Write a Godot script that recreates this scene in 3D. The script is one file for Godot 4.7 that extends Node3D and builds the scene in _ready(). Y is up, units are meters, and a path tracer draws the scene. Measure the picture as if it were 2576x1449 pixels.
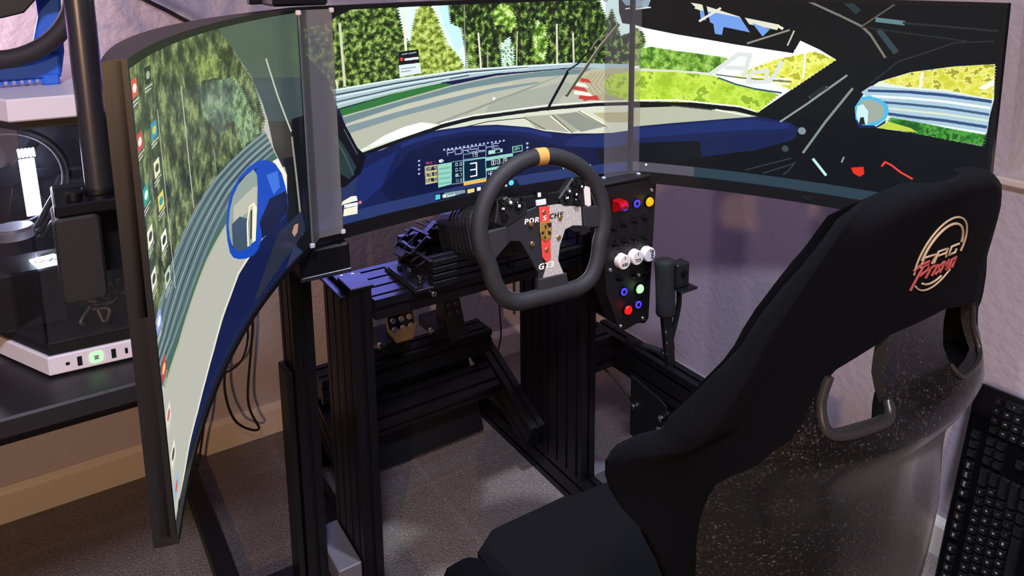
extends Node3D
# A racing-simulator corner: three curved screens, an extrusion rig, a bucket seat, a desk with a glass computer, all in one small room.

const RIG_X := 0.75
const SCREEN_TOP := 1.232
const SCREEN_BOTTOM := 0.828
const ARC := 1.5

var M := {}
var used := {}
var rng := RandomNumberGenerator.new()

const SCREEN_GLOW := 1.15
const COOL_AT := Vector3(-0.3, 2.395, 0.55)
const COOL := Color(0.92, 0.91, 1.0)
const COOL_ENERGY := 6.5
const SPOT_AT := Vector3(0.78, 2.4, -0.62)
const SPOT_ENERGY := 4.5
const SPOT := Color(0.9, 0.93, 1.0)
const SPOT_ANGLE := 25.0
const WARM_AT := Vector3(-1.2, 1.4, 1.5)
const WARM := Color(1.0, 0.78, 0.54)
const WARM_ENERGY := 3.6
const PINK := Color(1.0, 0.86, 0.93)
const PINK_ENERGY := 0.35
const STRIP_ENERGY := 0.06

func _ready() -> void:
	rng.seed = 11
	# camera: 1.3 m up, turned 34 degrees to the right of the back wall's normal; the lens is shifted, as in a cropped picture
	var cam := Camera3D.new()
	cam.name = "camera"
	cam.projection = Camera3D.PROJECTION_FRUSTUM
	cam.near = 0.05
	cam.far = 40.0
	cam.size = 1449.0 / 1934.05 * cam.near
	cam.frustum_offset = Vector2((1288.0 - 1358.6), -(724.5 - 266.4)) / 1934.05 * cam.near
	cam.position = Vector3(0, 1.3, 0)
	cam.basis = Basis(Vector3.UP, -0.5964) * Basis(Vector3.RIGHT, -0.1838) * Basis(Vector3.BACK, -0.00416)
	add_child(cam)
	cam.current = true
	# night outside, so nearly no sky light; everything comes from lamps and screens
	var env := Environment.new()
	env.background_mode = Environment.BG_COLOR
	env.background_color = Color(0.012, 0.014, 0.02)
	env.ambient_light_source = Environment.AMBIENT_SOURCE_BG
	env.tonemap_mode = Environment.TONE_MAPPER_LINEAR
	env.tonemap_exposure = 1.0
	env.sdfgi_enabled = true
	env.ssao_enabled = true
	env.ssil_enabled = true
	var we := WorldEnvironment.new()
	we.environment = env
	add_child(we)
	make_materials()
	build_lamps()
	build_room()
	build_screens()
	build_rig()
	build_seat()
	build_desk()
	build_monitor_stand()
	build_computer()
	build_wheelbase()
	build_wheel()
	build_panel()
	build_handbrake()
	build_pedals()
	build_keyboard()
	build_pole()
	build_wheel_stand()
	build_holder()
	build_cables()

# ------------------------------------------------------------------ naming
func numbered(called: String) -> String:
	var n: int = used.get(called, 0)
	used[called] = n + 1
	return called if n == 0 else "%s_%03d" % [called, n]

func tag(o: Node, label := "", category := "", group := "", kind := "") -> void:
	if label: o.set_meta("label", label)
	if category: o.set_meta("category", category)
	if group: o.set_meta("group", group)
	if kind: o.set_meta("kind", kind)

func thing(called: String, label: String, category: String, at := Vector3.ZERO, group := "") -> Node3D:
	var o := Node3D.new()
	o.name = numbered(called)
	o.position = at
	tag(o, label, category, group)
	add_child(o)
	return o

# a part whose mesh is given in room coordinates
func part(called: String, mesh: Mesh, mat: Material, owner_node: Node3D, label := "") -> MeshInstance3D:
	var o := MeshInstance3D.new()
	o.name = called
	o.mesh = mesh
	o.material_override = mat
	o.cast_shadow = GeometryInstance3D.SHADOW_CASTING_SETTING_ON
	if label: o.set_meta("label", label)
	var base := Vector3.ZERO
	var p: Node = owner_node
	while p != self and p is Node3D:
		base += (p as Node3D).position
		p = p.get_parent()
	o.position = -base
	owner_node.add_child(o, true)
	return o

# a part whose mesh is given in its own coordinates
func placed(called: String, mesh: Mesh, mat: Material, owner_node: Node3D, xf: Transform3D) -> MeshInstance3D:
	var o := MeshInstance3D.new()
	o.name = called
	o.mesh = mesh
	o.material_override = mat
	o.transform = xf
	owner_node.add_child(o, true)
	return o

func struct(called: String, mesh: Mesh, mat: Material) -> MeshInstance3D:
	var o := MeshInstance3D.new()
	o.name = called
	o.mesh = mesh
	o.material_override = mat
	o.set_meta("kind", "structure")
	add_child(o, true)
	return o

# ------------------------------------------------------------------ shapes
func begin() -> SurfaceTool:
	var st := SurfaceTool.new()
	st.begin(Mesh.PRIMITIVE_TRIANGLES)
	st.set_smooth_group(-1)
	return st

func done(st: SurfaceTool) -> ArrayMesh:
	st.generate_normals()
	st.index()
	return st.commit()

func tri(st: SurfaceTool, a: Vector3, b: Vector3, c: Vector3, ua := Vector2.ZERO, ub := Vector2.ZERO, uc := Vector2.ZERO) -> void:
	st.set_uv(ua); st.add_vertex(a)
	st.set_uv(uc); st.add_vertex(c)
	st.set_uv(ub); st.add_vertex(b)

func quad(st: SurfaceTool, a: Vector3, b: Vector3, c: Vector3, d: Vector3) -> void:
	tri(st, a, b, c)
	tri(st, a, c, d)

# triangles and quads turned so that they face away from ref
func tri_out(st: SurfaceTool, a: Vector3, b: Vector3, c: Vector3, ref: Vector3) -> void:
	if (b - a).cross(c - a).dot((a + b + c) / 3.0 - ref) >= 0.0: tri(st, a, b, c)
	else: tri(st, a, c, b)

func quad_out(st: SurfaceTool, a: Vector3, b: Vector3, c: Vector3, d: Vector3, ref: Vector3) -> void:
	if (c - a).cross(d - b).dot((a + b + c + d) / 4.0 - ref) >= 0.0: quad(st, a, b, c, d)
	else: quad(st, a, d, c, b)

# chamfered box
func box(st: SurfaceTool, c: Vector3, s: Vector3, ch := 0.0015, b := Basis.IDENTITY) -> void:
	var h := s / 2.0
	ch = minf(ch, minf(h.x, minf(h.y, h.z)) * 0.9)
	var p := func(sx: float, sy: float, sz: float, axis: int) -> Vector3:
		var v := Vector3(sx * (h.x - (0.0 if axis == 0 else ch)), sy * (h.y - (0.0 if axis == 1 else ch)), sz * (h.z - (0.0 if axis == 2 else ch)))
		return c + b * v
	for axis in 3:
		for s0 in [-1.0, 1.0]:
			var q := []
			for e in [[-1.0, -1.0], [1.0, -1.0], [1.0, 1.0], [-1.0, 1.0]]:
				var v := [0.0, 0.0, 0.0]
				v[axis] = s0
				v[(axis + 1) % 3] = e[0]
				v[(axis + 2) % 3] = e[1]
				q.append(p.call(v[0], v[1], v[2], axis))
			quad_out(st, q[0], q[1], q[2], q[3], c)
	for axis in 3:
		var a1 := (axis + 1) % 3
		var a2 := (axis + 2) % 3
		for e in [[-1.0, -1.0], [1.0, -1.0], [1.0, 1.0], [-1.0, 1.0]]:
			var v := [0.0, 0.0, 0.0]
			v[a1] = e[0]
			v[a2] = e[1]
			var q := []
			for s0 in [-1.0, 1.0]:
				v[axis] = s0
				q.append(p.call(v[0], v[1], v[2], a1))
				q.append(p.call(v[0], v[1], v[2], a2))
			quad_out(st, q[0], q[1], q[3], q[2], c)
	for sx in [-1.0, 1.0]:
		for sy in [-1.0, 1.0]:
			for sz in [-1.0, 1.0]:
				tri_out(st, p.call(sx, sy, sz, 0), p.call(sx, sy, sz, 1), p.call(sx, sy, sz, 2), c)

func box_mm(st: SurfaceTool, lo: Vector3, hi: Vector3, ch := 0.0015) -> void:
	box(st, (lo + hi) / 2.0, (hi - lo).abs(), ch)

func boxes(list: Array, ch := 0.0015) -> ArrayMesh:
	var st := begin()
	for e in list: box_mm(st, e[0], e[1], ch)
	return done(st)

func one_box(lo: Vector3, hi: Vector3, ch := 0.0015) -> ArrayMesh:
	return boxes([[lo, hi]], ch)

func frame_of(dir: Vector3) -> Basis:
	var z := dir.normalized()
	var x := (Vector3.UP if absf(z.y) < 0.9 else Vector3.RIGHT).cross(z).normalized()
	return Basis(x, z.cross(x), z)

# a cylinder or cone with chamfered rims
func cyl(st: SurfaceTool, a: Vector3, b: Vector3, r0: float, r1 := -1.0, n := 18, ch := 0.0008) -> void:
	if r1 < 0.0: r1 = r0
	var d := (b - a).normalized()
	ch = minf(ch, minf(r0, r1) * 0.5)
	lathe(st, [Vector2(0, 0), Vector2(r0 - ch, 0), Vector2(r0, ch), Vector2(r1, a.distance_to(b) - ch), Vector2(r1 - ch, a.distance_to(b)), Vector2(0, a.distance_to(b))], a, frame_of(d), n, true)

# profile: (radius, height along the basis' z), from the lower to the upper end
func lathe(st: SurfaceTool, prof: Array, o: Vector3, b: Basis, n := 24, hard := false) -> void:
	for k in prof.size() - 1:
		var p: Vector2 = prof[k]
		var q: Vector2 = prof[k + 1]
		st.set_smooth_group((2 + k) if hard else 1)
		for i in n:
			var t0 := TAU * i / n
			var t1 := TAU * (i + 1) / n
			var e0 := b.x * cos(t0) + b.y * sin(t0)
			var e1 := b.x * cos(t1) + b.y * sin(t1)
			var a := o + e0 * p.x + b.z * p.y
			var a1 := o + e1 * p.x + b.z * p.y
			var c := o + e0 * q.x + b.z * q.y
			var c1 := o + e1 * q.x + b.z * q.y
			if p.x > 1e-6: tri(st, a, a1, c1 if q.x > 1e-6 else c)
			if q.x > 1e-6: tri(st, a, c1, c)
	st.set_smooth_group(-1)

# a round tube along a line of points
func tube(st: SurfaceTool, pts: Array, r: float, n := 8, closed := false, flat := 1.0, up := Vector3.ZERO) -> void:
	var m := pts.size()
	var rings := []
	var nx := Vector3.ZERO
	for i in m:
		var p: Vector3 = pts[i]
		var a: Vector3 = pts[(i - 1 + m) % m] if closed or i > 0 else p
		var c: Vector3 = pts[(i + 1) % m] if closed or i < m - 1 else p
		var t := (c - a).normalized()
		if up != Vector3.ZERO: nx = up.cross(t).normalized()
		elif nx == Vector3.ZERO: nx = frame_of(t).x
		else: nx = (nx - t * nx.dot(t)).normalized()
		var ny := t.cross(nx)
		var ring := []
		for k in n:
			var w := TAU * k / n
			ring.append(p + nx * cos(w) * r + ny * sin(w) * r * flat)
		rings.append(ring)
	st.set_smooth_group(1)
	for i in (m if closed else m - 1):
		var A: Array = rings[i]
		var B: Array = rings[(i + 1) % m]
		var ctr: Vector3 = ((pts[i] as Vector3) + (pts[(i + 1) % m] as Vector3)) / 2.0
		for k in n:
			quad_out(st, A[k], A[(k + 1) % n], B[(k + 1) % n], B[k], ctr)
	st.set_smooth_group(-1)
	if not closed:
		for k in n:
			tri_out(st, pts[0], rings[0][k], rings[0][(k + 1) % n], pts[1])
			tri_out(st, pts[m - 1], rings[m - 1][k], rings[m - 1][(k + 1) % n], pts[m - 2])

func smooth_line(pts: Array, per := 6) -> Array:
	var out := []
	for i in pts.size() - 1:
		var p0: Vector3 = pts[maxi(i - 1, 0)]
		var p1: Vector3 = pts[i]
		var p2: Vector3 = pts[i + 1]
		var p3: Vector3 = pts[mini(i + 2, pts.size() - 1)]
		for k in per: out.append(p1.cubic_interpolate(p2, p0, p3, float(k) / per))
	out.append(pts[pts.size() - 1])
	return out

# an outline in the basis' x-y plane given depth along its z (from z0 to z1), its rim chamfered
func prism(st: SurfaceTool, outline: PackedVector2Array, o: Vector3, b: Basis, z0: float, z1: float, ch := 0.0) -> void:
	if Geometry2D.is_polygon_clockwise(outline): outline.reverse()
	var top := outline
	if ch > 0.0:
		var inner := Geometry2D.offset_polygon(outline, -ch, Geometry2D.JOIN_MITER)
		if inner.size() == 1 and inner[0].size() == outline.size():
			top = inner[0]
			if Geometry2D.is_polygon_clockwise(top): top.reverse()
			var best := 0
			for k in top.size():
				if top[k].distance_to(outline[0]) < top[best].distance_to(outline[0]): best = k
			var turned := PackedVector2Array()
			for k in top.size(): turned.append(top[(k + best) % top.size()])
			top = turned
		else: ch = 0.0
	var at := func(p: Vector2, z: float) -> Vector3: return o + b.x * p.x + b.y * p.y + b.z * z
	var idx := Geometry2D.triangulate_polygon(top)
	for k in range(0, idx.size(), 3):
		var p := top[idx[k]]
		var q := top[idx[k + 1]]
		var r := top[idx[k + 2]]
		if (q - p).cross(r - p) < 0.0:
			var s := q
			q = r
			r = s
		tri(st, at.call(p, z1), at.call(q, z1), at.call(r, z1))
		tri(st, at.call(p, z0), at.call(r, z0), at.call(q, z0))
	var n := outline.size()
	for i in n:
		var j := (i + 1) % n
		quad(st, at.call(outline[i], z0 + ch), at.call(outline[j], z0 + ch), at.call(outline[j], z1 - ch), at.call(outline[i], z1 - ch))
		if ch > 0.0:
			quad(st, at.call(outline[i], z1 - ch), at.call(outline[j], z1 - ch), at.call(top[j], z1), at.call(top[i], z1))
			quad(st, at.call(top[i], z0), at.call(top[j], z0), at.call(outline[j], z0 + ch), at.call(outline[i], z0 + ch))

func flat_points(a: Array, s := 1.0) -> PackedVector2Array:
	var p := PackedVector2Array()
	for k in range(0, a.size(), 2): p.append(Vector2(a[k], a[k + 1]) * s)
	return p

func rounded(w: float, h: float, r: float, n := 4) -> PackedVector2Array:
	var p := PackedVector2Array()
	for q in 4:
		var c := Vector2((w / 2 - r) * (1 if q == 0 or q == 3 else -1), (h / 2 - r) * (1 if q < 2 else -1))
		for k in n + 1: p.append(c + Vector2.from_angle(PI / 2 * (q + float(k) / n)) * r)
	return p

# cross-section of an aluminium extrusion, w by h, with a slot every 4 cm on all sides
func extrusion_outline(w: float, h: float) -> PackedVector2Array:
	var p := PackedVector2Array()
	var corners := [Vector2(-w / 2, -h / 2), Vector2(w / 2, -h / 2), Vector2(w / 2, h / 2), Vector2(-w / 2, h / 2)]
	for e in 4:
		var a: Vector2 = corners[e]
		var c: Vector2 = corners[(e + 1) % 4]
		var d := (c - a).normalized()
		var inn := Vector2(-d.y, d.x)
		p.append(a)
		var slots := int(round(a.distance_to(c) / 0.04))
		for k in slots:
			var m := a + d * (0.02 + 0.04 * k)
			p.append(m - d * 0.004)
			p.append(m - d * 0.004 + inn * 0.007)
			p.append(m + d * 0.004 + inn * 0.007)
			p.append(m + d * 0.004)
	return p

# an extrusion from a to b; up is the direction of its h side
func extrusion(st: SurfaceTool, a: Vector3, b: Vector3, w: float, h: float, up: Vector3) -> void:
	var z := (b - a).normalized()
	var y := (up - z * up.dot(z)).normalized()
	prism(st, extrusion_outline(w, h), a, Basis(y.cross(z), y, z), 0.0, a.distance_to(b))

# rows of points joined into a sheet; flip turns it over
func sheet(st: SurfaceTool, rows: Array, flip := false, smooth := true, uv := false) -> void:
	st.set_smooth_group(1 if smooth else -1)
	var nr := rows.size() - 1
	for i in nr:
		var A: Array = rows[i]
		var B: Array = rows[i + 1]
		var nc := A.size() - 1
		for k in nc:
			var t := [Vector2(float(k) / nc, float(i) / nr), Vector2(float(k + 1) / nc, float(i) / nr), Vector2(float(k + 1) / nc, float(i + 1) / nr), Vector2(float(k) / nc, float(i + 1) / nr)]
			if not uv: t = [Vector2.ZERO, Vector2.ZERO, Vector2.ZERO, Vector2.ZERO]
			if flip:
				tri(st, A[k], B[k], B[k + 1], t[0], t[3], t[2])
				tri(st, A[k], B[k + 1], A[k + 1], t[0], t[2], t[1])
			else:
				tri(st, A[k], B[k + 1], B[k], t[0], t[2], t[3])
				tri(st, A[k], A[k + 1], B[k + 1], t[0], t[1], t[2])
	st.set_smooth_group(-1)

func lettering(s: String, height: float, depth := 0.0006) -> TextMesh:
	var f := SystemFont.new()
	f.font_names = PackedStringArray(["Droid Sans"])
	f.font_weight = 700
	var t := TextMesh.new()
	t.text = s
	t.font = f
	t.font_size = 32
	t.pixel_size = height / 24.0
	t.depth = depth
	t.curve_step = 4.0
	return t

# ------------------------------------------------------------------ pictures on the screens
func fill(im: Image, hex: String, q: Array) -> void:
	var col := Color(hex)
	var w := im.get_width()
	var h := im.get_height()
	var n := q.size() / 2
	var lo := h
	var hi := 0
	for i in n:
		lo = mini(lo, q[2 * i + 1])
		hi = maxi(hi, q[2 * i + 1])
	for y in range(maxi(lo, 0), mini(hi, h)):
		var xs := crossings(q, n, y + 0.5)
		for k in range(0, xs.size() - 1, 2):
			var x0 := clampi(roundi(xs[k]), 0, w)
			var x1 := clampi(roundi(xs[k + 1]), 0, w)
			if x1 > x0: im.fill_rect(Rect2i(x0, y, x1 - x0, 1), col)

func crossings(q: Array, n: int, yy: float) -> PackedFloat32Array:
	var xs := PackedFloat32Array()
	for i in n:
		var j := (i + 1) % n
		var y0: float = q[2 * i + 1]
		var y1: float = q[2 * j + 1]
		if (y0 <= yy) != (y1 <= yy): xs.append(q[2 * i] + (q[2 * j] - q[2 * i]) * (yy - y0) / (y1 - y0))
	xs.sort()
	return xs

# foliage: clumps in four tones, coarse and fine noise together
func leaves(im: Image, cols: Array, freq: float, squash: float, q: Array) -> void:
	var c := []
	for s in cols: c.append(Color(s as String))
	var coarse := FastNoiseLite.new()
	coarse.noise_type = FastNoiseLite.TYPE_SIMPLEX_SMOOTH
	coarse.frequency = freq * 0.6
	coarse.seed = q.size() + int(absf(q[0]))
	var fine := FastNoiseLite.new()
	fine.noise_type = FastNoiseLite.TYPE_CELLULAR
	fine.frequency = freq * 3.0
	fine.seed = 7
	var w := im.get_width()
	var h := im.get_height()
	var n := q.size() / 2
	var lo := h
	var hi := 0
	for i in n:
		lo = mini(lo, q[2 * i + 1])
		hi = maxi(hi, q[2 * i + 1])
	for y in range(maxi(lo, 0), mini(hi, h)):
		var xs := crossings(q, n, y + 0.5)
		for k in range(0, xs.size() - 1, 2):
			for x in range(clampi(roundi(xs[k] + 5.0 * sin(y * 0.7)), 0, w), clampi(roundi(xs[k + 1] + 5.0 * sin(y * 0.53 + 1.0)), 0, w)):
				var v := coarse.get_noise_2d(x, y * squash) * 0.9 + (fine.get_noise_2d(x, y * squash) + 0.65) * 0.75
				im.set_pixel(x, y, c[0] if v < -0.22 else c[1] if v < 0.06 else c[2] if v < 0.34 else c[3])

func stroke(im: Image, hex: String, wd: float, q: Array) -> void:
	for i in q.size() / 2 - 1:
		var a := Vector2(q[2 * i], q[2 * i + 1])
		var b := Vector2(q[2 * i + 2], q[2 * i + 3])
		var d := (b - a).normalized()
		var s := Vector2(-d.y, d.x) * wd / 2.0
		d *= wd * 0.3
		quad_fill(im, hex, a - d + s, b + d + s, b + d - s, a - d - s)

func quad_fill(im: Image, hex: String, a: Vector2, b: Vector2, c: Vector2, d: Vector2) -> void:
	fill(im, hex, [a.x, roundi(a.y), b.x, roundi(b.y), c.x, roundi(c.y), d.x, roundi(d.y)])

func disc(im: Image, hex: String, x: int, y: int, r: int) -> void:
	for k in range(-r, r + 1):
		var e := int(sqrt(float(r * r - k * k)) + 0.5)
		if y + k >= 0 and y + k < im.get_height():
			var x0 := clampi(x - e, 0, im.get_width())
			var x1 := clampi(x + e, 0, im.get_width())
			if x1 > x0: im.fill_rect(Rect2i(x0, y + k, x1 - x0, 1), Color(hex))

# a desktop icon with its caption
func icon(im: Image, back: String, front: String, x: int, y: int) -> void:
	im.fill_rect(Rect2i(x - 14, y - 20, 34, 44), Color(back))
	disc(im, front, x + 4, y + 2, 11)
	for k in 2: im.fill_rect(Rect2i(x - 20, y + 30 + 9 * k, 44 - 10 * k, 4), Color("c9c9bc"))

# simple line letters on a 4 by 6 grid, each a list of polylines
const GLYPHS := {
	"P": "0600404303", "O": "0040460600", "R": "0600404303 2346", "S": "400003434606", "C": "40000646", "H": "0006 0343 4046", "E": "40000646 0333",
	"A": "06004046 0343", "D": "00304244360600", "I": "2026", "F": "400006 0333", "T": "0040 2026", "B": "00404606 0006 0343", "U": "00064640", "L": "000646", "Y": "0023 4023 2326",
	"h": "0006 0343 4346", "e": "4606034344 04", "a": "034346 460604", "r": "0306 0343", "c": "43030646",
	"0": "0040460600", "1": "102026", "2": "004043030646", "3": "00404606 0343", "4": "000343 4046", "5": "4000034346 4606", "6": "400006464303", "7": "004026", "8": "0040460600 0343", "9": "430300404606", ".": "2526", ":": "2122 2425", " ": ""
}

func write(im: Image, s: String, hex: String, wd: float, q: Array) -> void:
	var o := Vector2(q[0], q[1])
	var dx := Vector2(q[2] - q[0], q[3] - q[1]) / s.length()
	var dy := Vector2(q[4] - q[0], q[5] - q[1])
	for i in s.length():
		var g: String = GLYPHS.get(s[i], "")
		for run in g.split(" ", false):
			var pts := []
			for k in range(0, run.length() - 1, 2):
				var p := o + dx * (i + 0.8 * int(run[k]) / 4.0) + dy * (int(run[k + 1]) / 6.0)
				pts.append(roundi(p.x))
				pts.append(roundi(p.y))
			if pts.size() >= 4: stroke(im, hex, wd, pts)

# ------------------------------------------------------------------ materials
func noise_image(freq: float, kind: int, cols: Array, seed_n := 1, normal := 0.0, size := 512, octaves := 4, by_cell := false) -> NoiseTexture2D:
	var n := FastNoiseLite.new()
	n.noise_type = kind
	n.frequency = freq
	n.seed = seed_n
	n.fractal_octaves = octaves
	if by_cell:
		n.cellular_return_type = FastNoiseLite.RETURN_CELL_VALUE
		n.fractal_type = FastNoiseLite.FRACTAL_NONE
	var t := NoiseTexture2D.new()
	t.width = size
	t.height = size
	t.seamless = true
	t.noise = n
	if normal > 0.0:
		t.as_normal_map = true
		t.bump_strength = normal
	if cols:
		var g := Gradient.new()
		var off := PackedFloat32Array()
		var cc := PackedColorArray()
		for e in cols:
			off.append(e[0])
			cc.append(Color(e[1] as String))
		g.offsets = off
		g.colors = cc
		t.color_ramp = g
	return t

func mat(col: Color, rough := 0.5, metal := 0.0, spec := 0.5) -> StandardMaterial3D:
	var m := StandardMaterial3D.new()
	m.albedo_color = col
	m.roughness = rough
	m.metallic = metal
	m.metallic_specular = spec
	return m

func grained(m: StandardMaterial3D, scale: float, albedo: Texture2D, height: Texture2D, cm := 0.1) -> StandardMaterial3D:
	m.uv1_triplanar = true
	m.uv1_world_triplanar = true
	m.uv1_scale = Vector3.ONE * scale
	if albedo: m.albedo_texture = albedo
	if height:
		m.heightmap_enabled = true
		m.heightmap_texture = height
		m.heightmap_scale = cm
	return m

func glow(col: Color, energy: float) -> StandardMaterial3D:
	var m := mat(col * 0.5, 0.4)
	m.emission_enabled = true
	m.emission = col
	m.emission_energy_multiplier = energy
	return m

func pane(col: Color, rough := 0.05) -> StandardMaterial3D:
	var m := mat(col, rough)
	m.transparency = BaseMaterial3D.TRANSPARENCY_ALPHA
	return m

func make_materials() -> void:
	var simplex := FastNoiseLite.TYPE_SIMPLEX_SMOOTH
	var cell := FastNoiseLite.TYPE_CELLULAR
	M.paint = grained(mat(Color("beb7c1"), 0.7, 0, 0.4), 3.2, null, noise_image(0.022, simplex, [], 3), 0.16)
	M.ceiling = mat(Color("d8d4d2"), 0.9)
	M.trim = mat(Color("d9d0c8"), 0.45)
	M.carpet = grained(mat(Color("ffffff"), 1.0, 0, 0.1), 3.4, noise_image(0.09, simplex, [[0.0, "7c746e"], [0.45, "938a83"], [1.0, "a89f98"]], 5), noise_image(0.16, simplex, [], 9), 0.8)
	M.alu = grained(mat(Color("2b2b31"), 0.34, 0.8), 9.0, null, noise_image(0.2, simplex, [], 11), 0.006)
	M.alu_edge = mat(Color("55565e"), 0.32, 0.8)
	M.steel_black = mat(Color("131418"), 0.42, 0.3)
	M.plastic = grained(mat(Color("121316"), 0.5), 14.0, null, noise_image(0.3, simplex, [], 12), 0.012)
	M.plastic_gray = mat(Color("222125"), 0.45)
	M.bezel = mat(Color("131316"), 0.4)
	M.gloss = mat(Color("08090c"), 0.12)
	M.rubber = mat(Color("16161a"), 0.8)
	M.chrome = mat(Color("d8d8dc"), 0.22, 1.0)
	M.silver = grained(mat(Color("9b98a0"), 0.4, 0.4), 8.0, null, null)
	M.galvanised = mat(Color("6a686e"), 0.5, 0.3)
	M.brass = mat(Color("b89860"), 0.34, 0.9)
	M.gold = mat(Color("c9a04a"), 0.35, 0.6)
	M.white = mat(Color("d8d6e2"), 0.4)
	M.white_knob = mat(Color("e6e2e0"), 0.4)
	M.ink = mat(Color("101012"), 0.6)
	M.pale = mat(Color("e8e2d8"), 0.6)
	M.red = mat(Color("d8443c"), 0.45)
	M.red_clear = pane(Color(0.75, 0.03, 0.08, 0.72), 0.3)
	M.suede = grained(mat(Color("242327"), 0.62, 0, 0.45), 10.0, null, noise_image(0.35, simplex, [], 14), 0.05)
	M.thread = mat(Color("8a7f78"), 0.8)
	M.ochre = mat(Color("c8964a"), 0.6)
	M.hub_dark = grained(mat(Color("242528"), 0.42), 12.0, null, noise_image(0.3, simplex, [], 15), 0.02)
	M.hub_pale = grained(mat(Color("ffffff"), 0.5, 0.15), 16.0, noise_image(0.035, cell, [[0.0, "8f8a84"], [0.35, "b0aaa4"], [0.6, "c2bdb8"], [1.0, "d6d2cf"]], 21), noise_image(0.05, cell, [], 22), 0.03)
	M.fabric = grained(mat(Color("0a0a0d"), 0.95, 0, 0.16), 6.0, null, noise_image(0.4, simplex, [], 31), 0.06)
	M.fabric.rim_enabled = true
	M.fabric.rim = 0.05
	M.fabric.rim_tint = 0.6
	M.cushion = grained(mat(Color("101013"), 0.95, 0, 0.25), 6.0, null, noise_image(0.4, simplex, [], 33), 0.06)
	M.cushion.rim_enabled = true
	M.cushion.rim = 0.05
	# dark resin with fine metal flakes under a clear coat
	M.shell = grained(mat(Color("ffffff"), 0.34, 0.12, 0.32), 4.6, noise_image(0.15, cell, [[0.0, "0b0a0a"], [0.8, "0f0d0c"], [0.88, "1a1715"], [0.95, "2e2822"], [0.99, "62574a"], [1.0, "8a7c66"]], 41, 0.0, 1024, 1, true), noise_image(0.15, cell, [], 41, 0.0, 1024, 1, true), 0.05)
	M.shell.clearcoat_enabled = true
	M.shell.clearcoat = 0.35
	M.shell.clearcoat_roughness = 0.16
	M.shell_rim = mat(Color("2b2827"), 0.35)
	M.cream_thread = mat(Color("b7a382"), 0.7)
	M.red_thread = mat(Color("a04440"), 0.7)
	M.desk = grained(mat(Color("15171c"), 0.45), 5.0, null, noise_image(0.2, simplex, [], 51), 0.01)
	M.blue = mat(Color("1f62d6"), 0.5)
	M.glass = pane(Color(0.1, 0.12, 0.16, 0.16), 0.02)
	M.night = pane(Color(0.05, 0.06, 0.08, 0.5), 0.02)
	M.strip = pane(Color(0.56, 0.56, 0.56, 0.55), 0.36)  # same plastic as strip_clear; haze of the slanting view put into its colour
	M.strip_clear = pane(Color(0.55, 0.56, 0.6, 0.2), 0.3)
	M.key = mat(Color("0d0e11"), 0.42)
	M.key_mark = mat(Color("a09c98"), 0.6)
	M.cable = mat(Color("0d0d0f"), 0.6)
	M.cable_red = mat(Color("3a1414"), 0.6)
	M.carbon = grained(mat(Color("17171a"), 0.4), 60.0, noise_image(0.06, cell, [[0.0, "55555a"], [1.0, "ffffff"]], 61), null)
	M.led_ring_blue = glow(Color(0.25, 0.22, 1.0), 1.6)
	M.led_yellow = glow(Color(1.0, 0.72, 0.0), 0.9)
	M.led_green = glow(Color(0.72, 1.0, 0.72), 1.1)
	M.led_red = glow(Color(1.0, 0.07, 0.05), 1.0)
	M.led_white = glow(Color(0.82, 0.86, 1.0), 12.0)
	M.led_wall = glow(Color(0.52, 0.53, 1.0), 20.0)
	M.led_purple = glow(Color(0.75, 0.2, 1.0), 5.0)
	M.lamp_cool = glow(Color(1.0, 0.92, 0.94), 3.0)
	M.fill_pink = glow(Color(1.0, 0.8, 0.88), 3.0)
	M.lamp_warm = glow(Color(1.0, 0.72, 0.4), 3.0)

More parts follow.
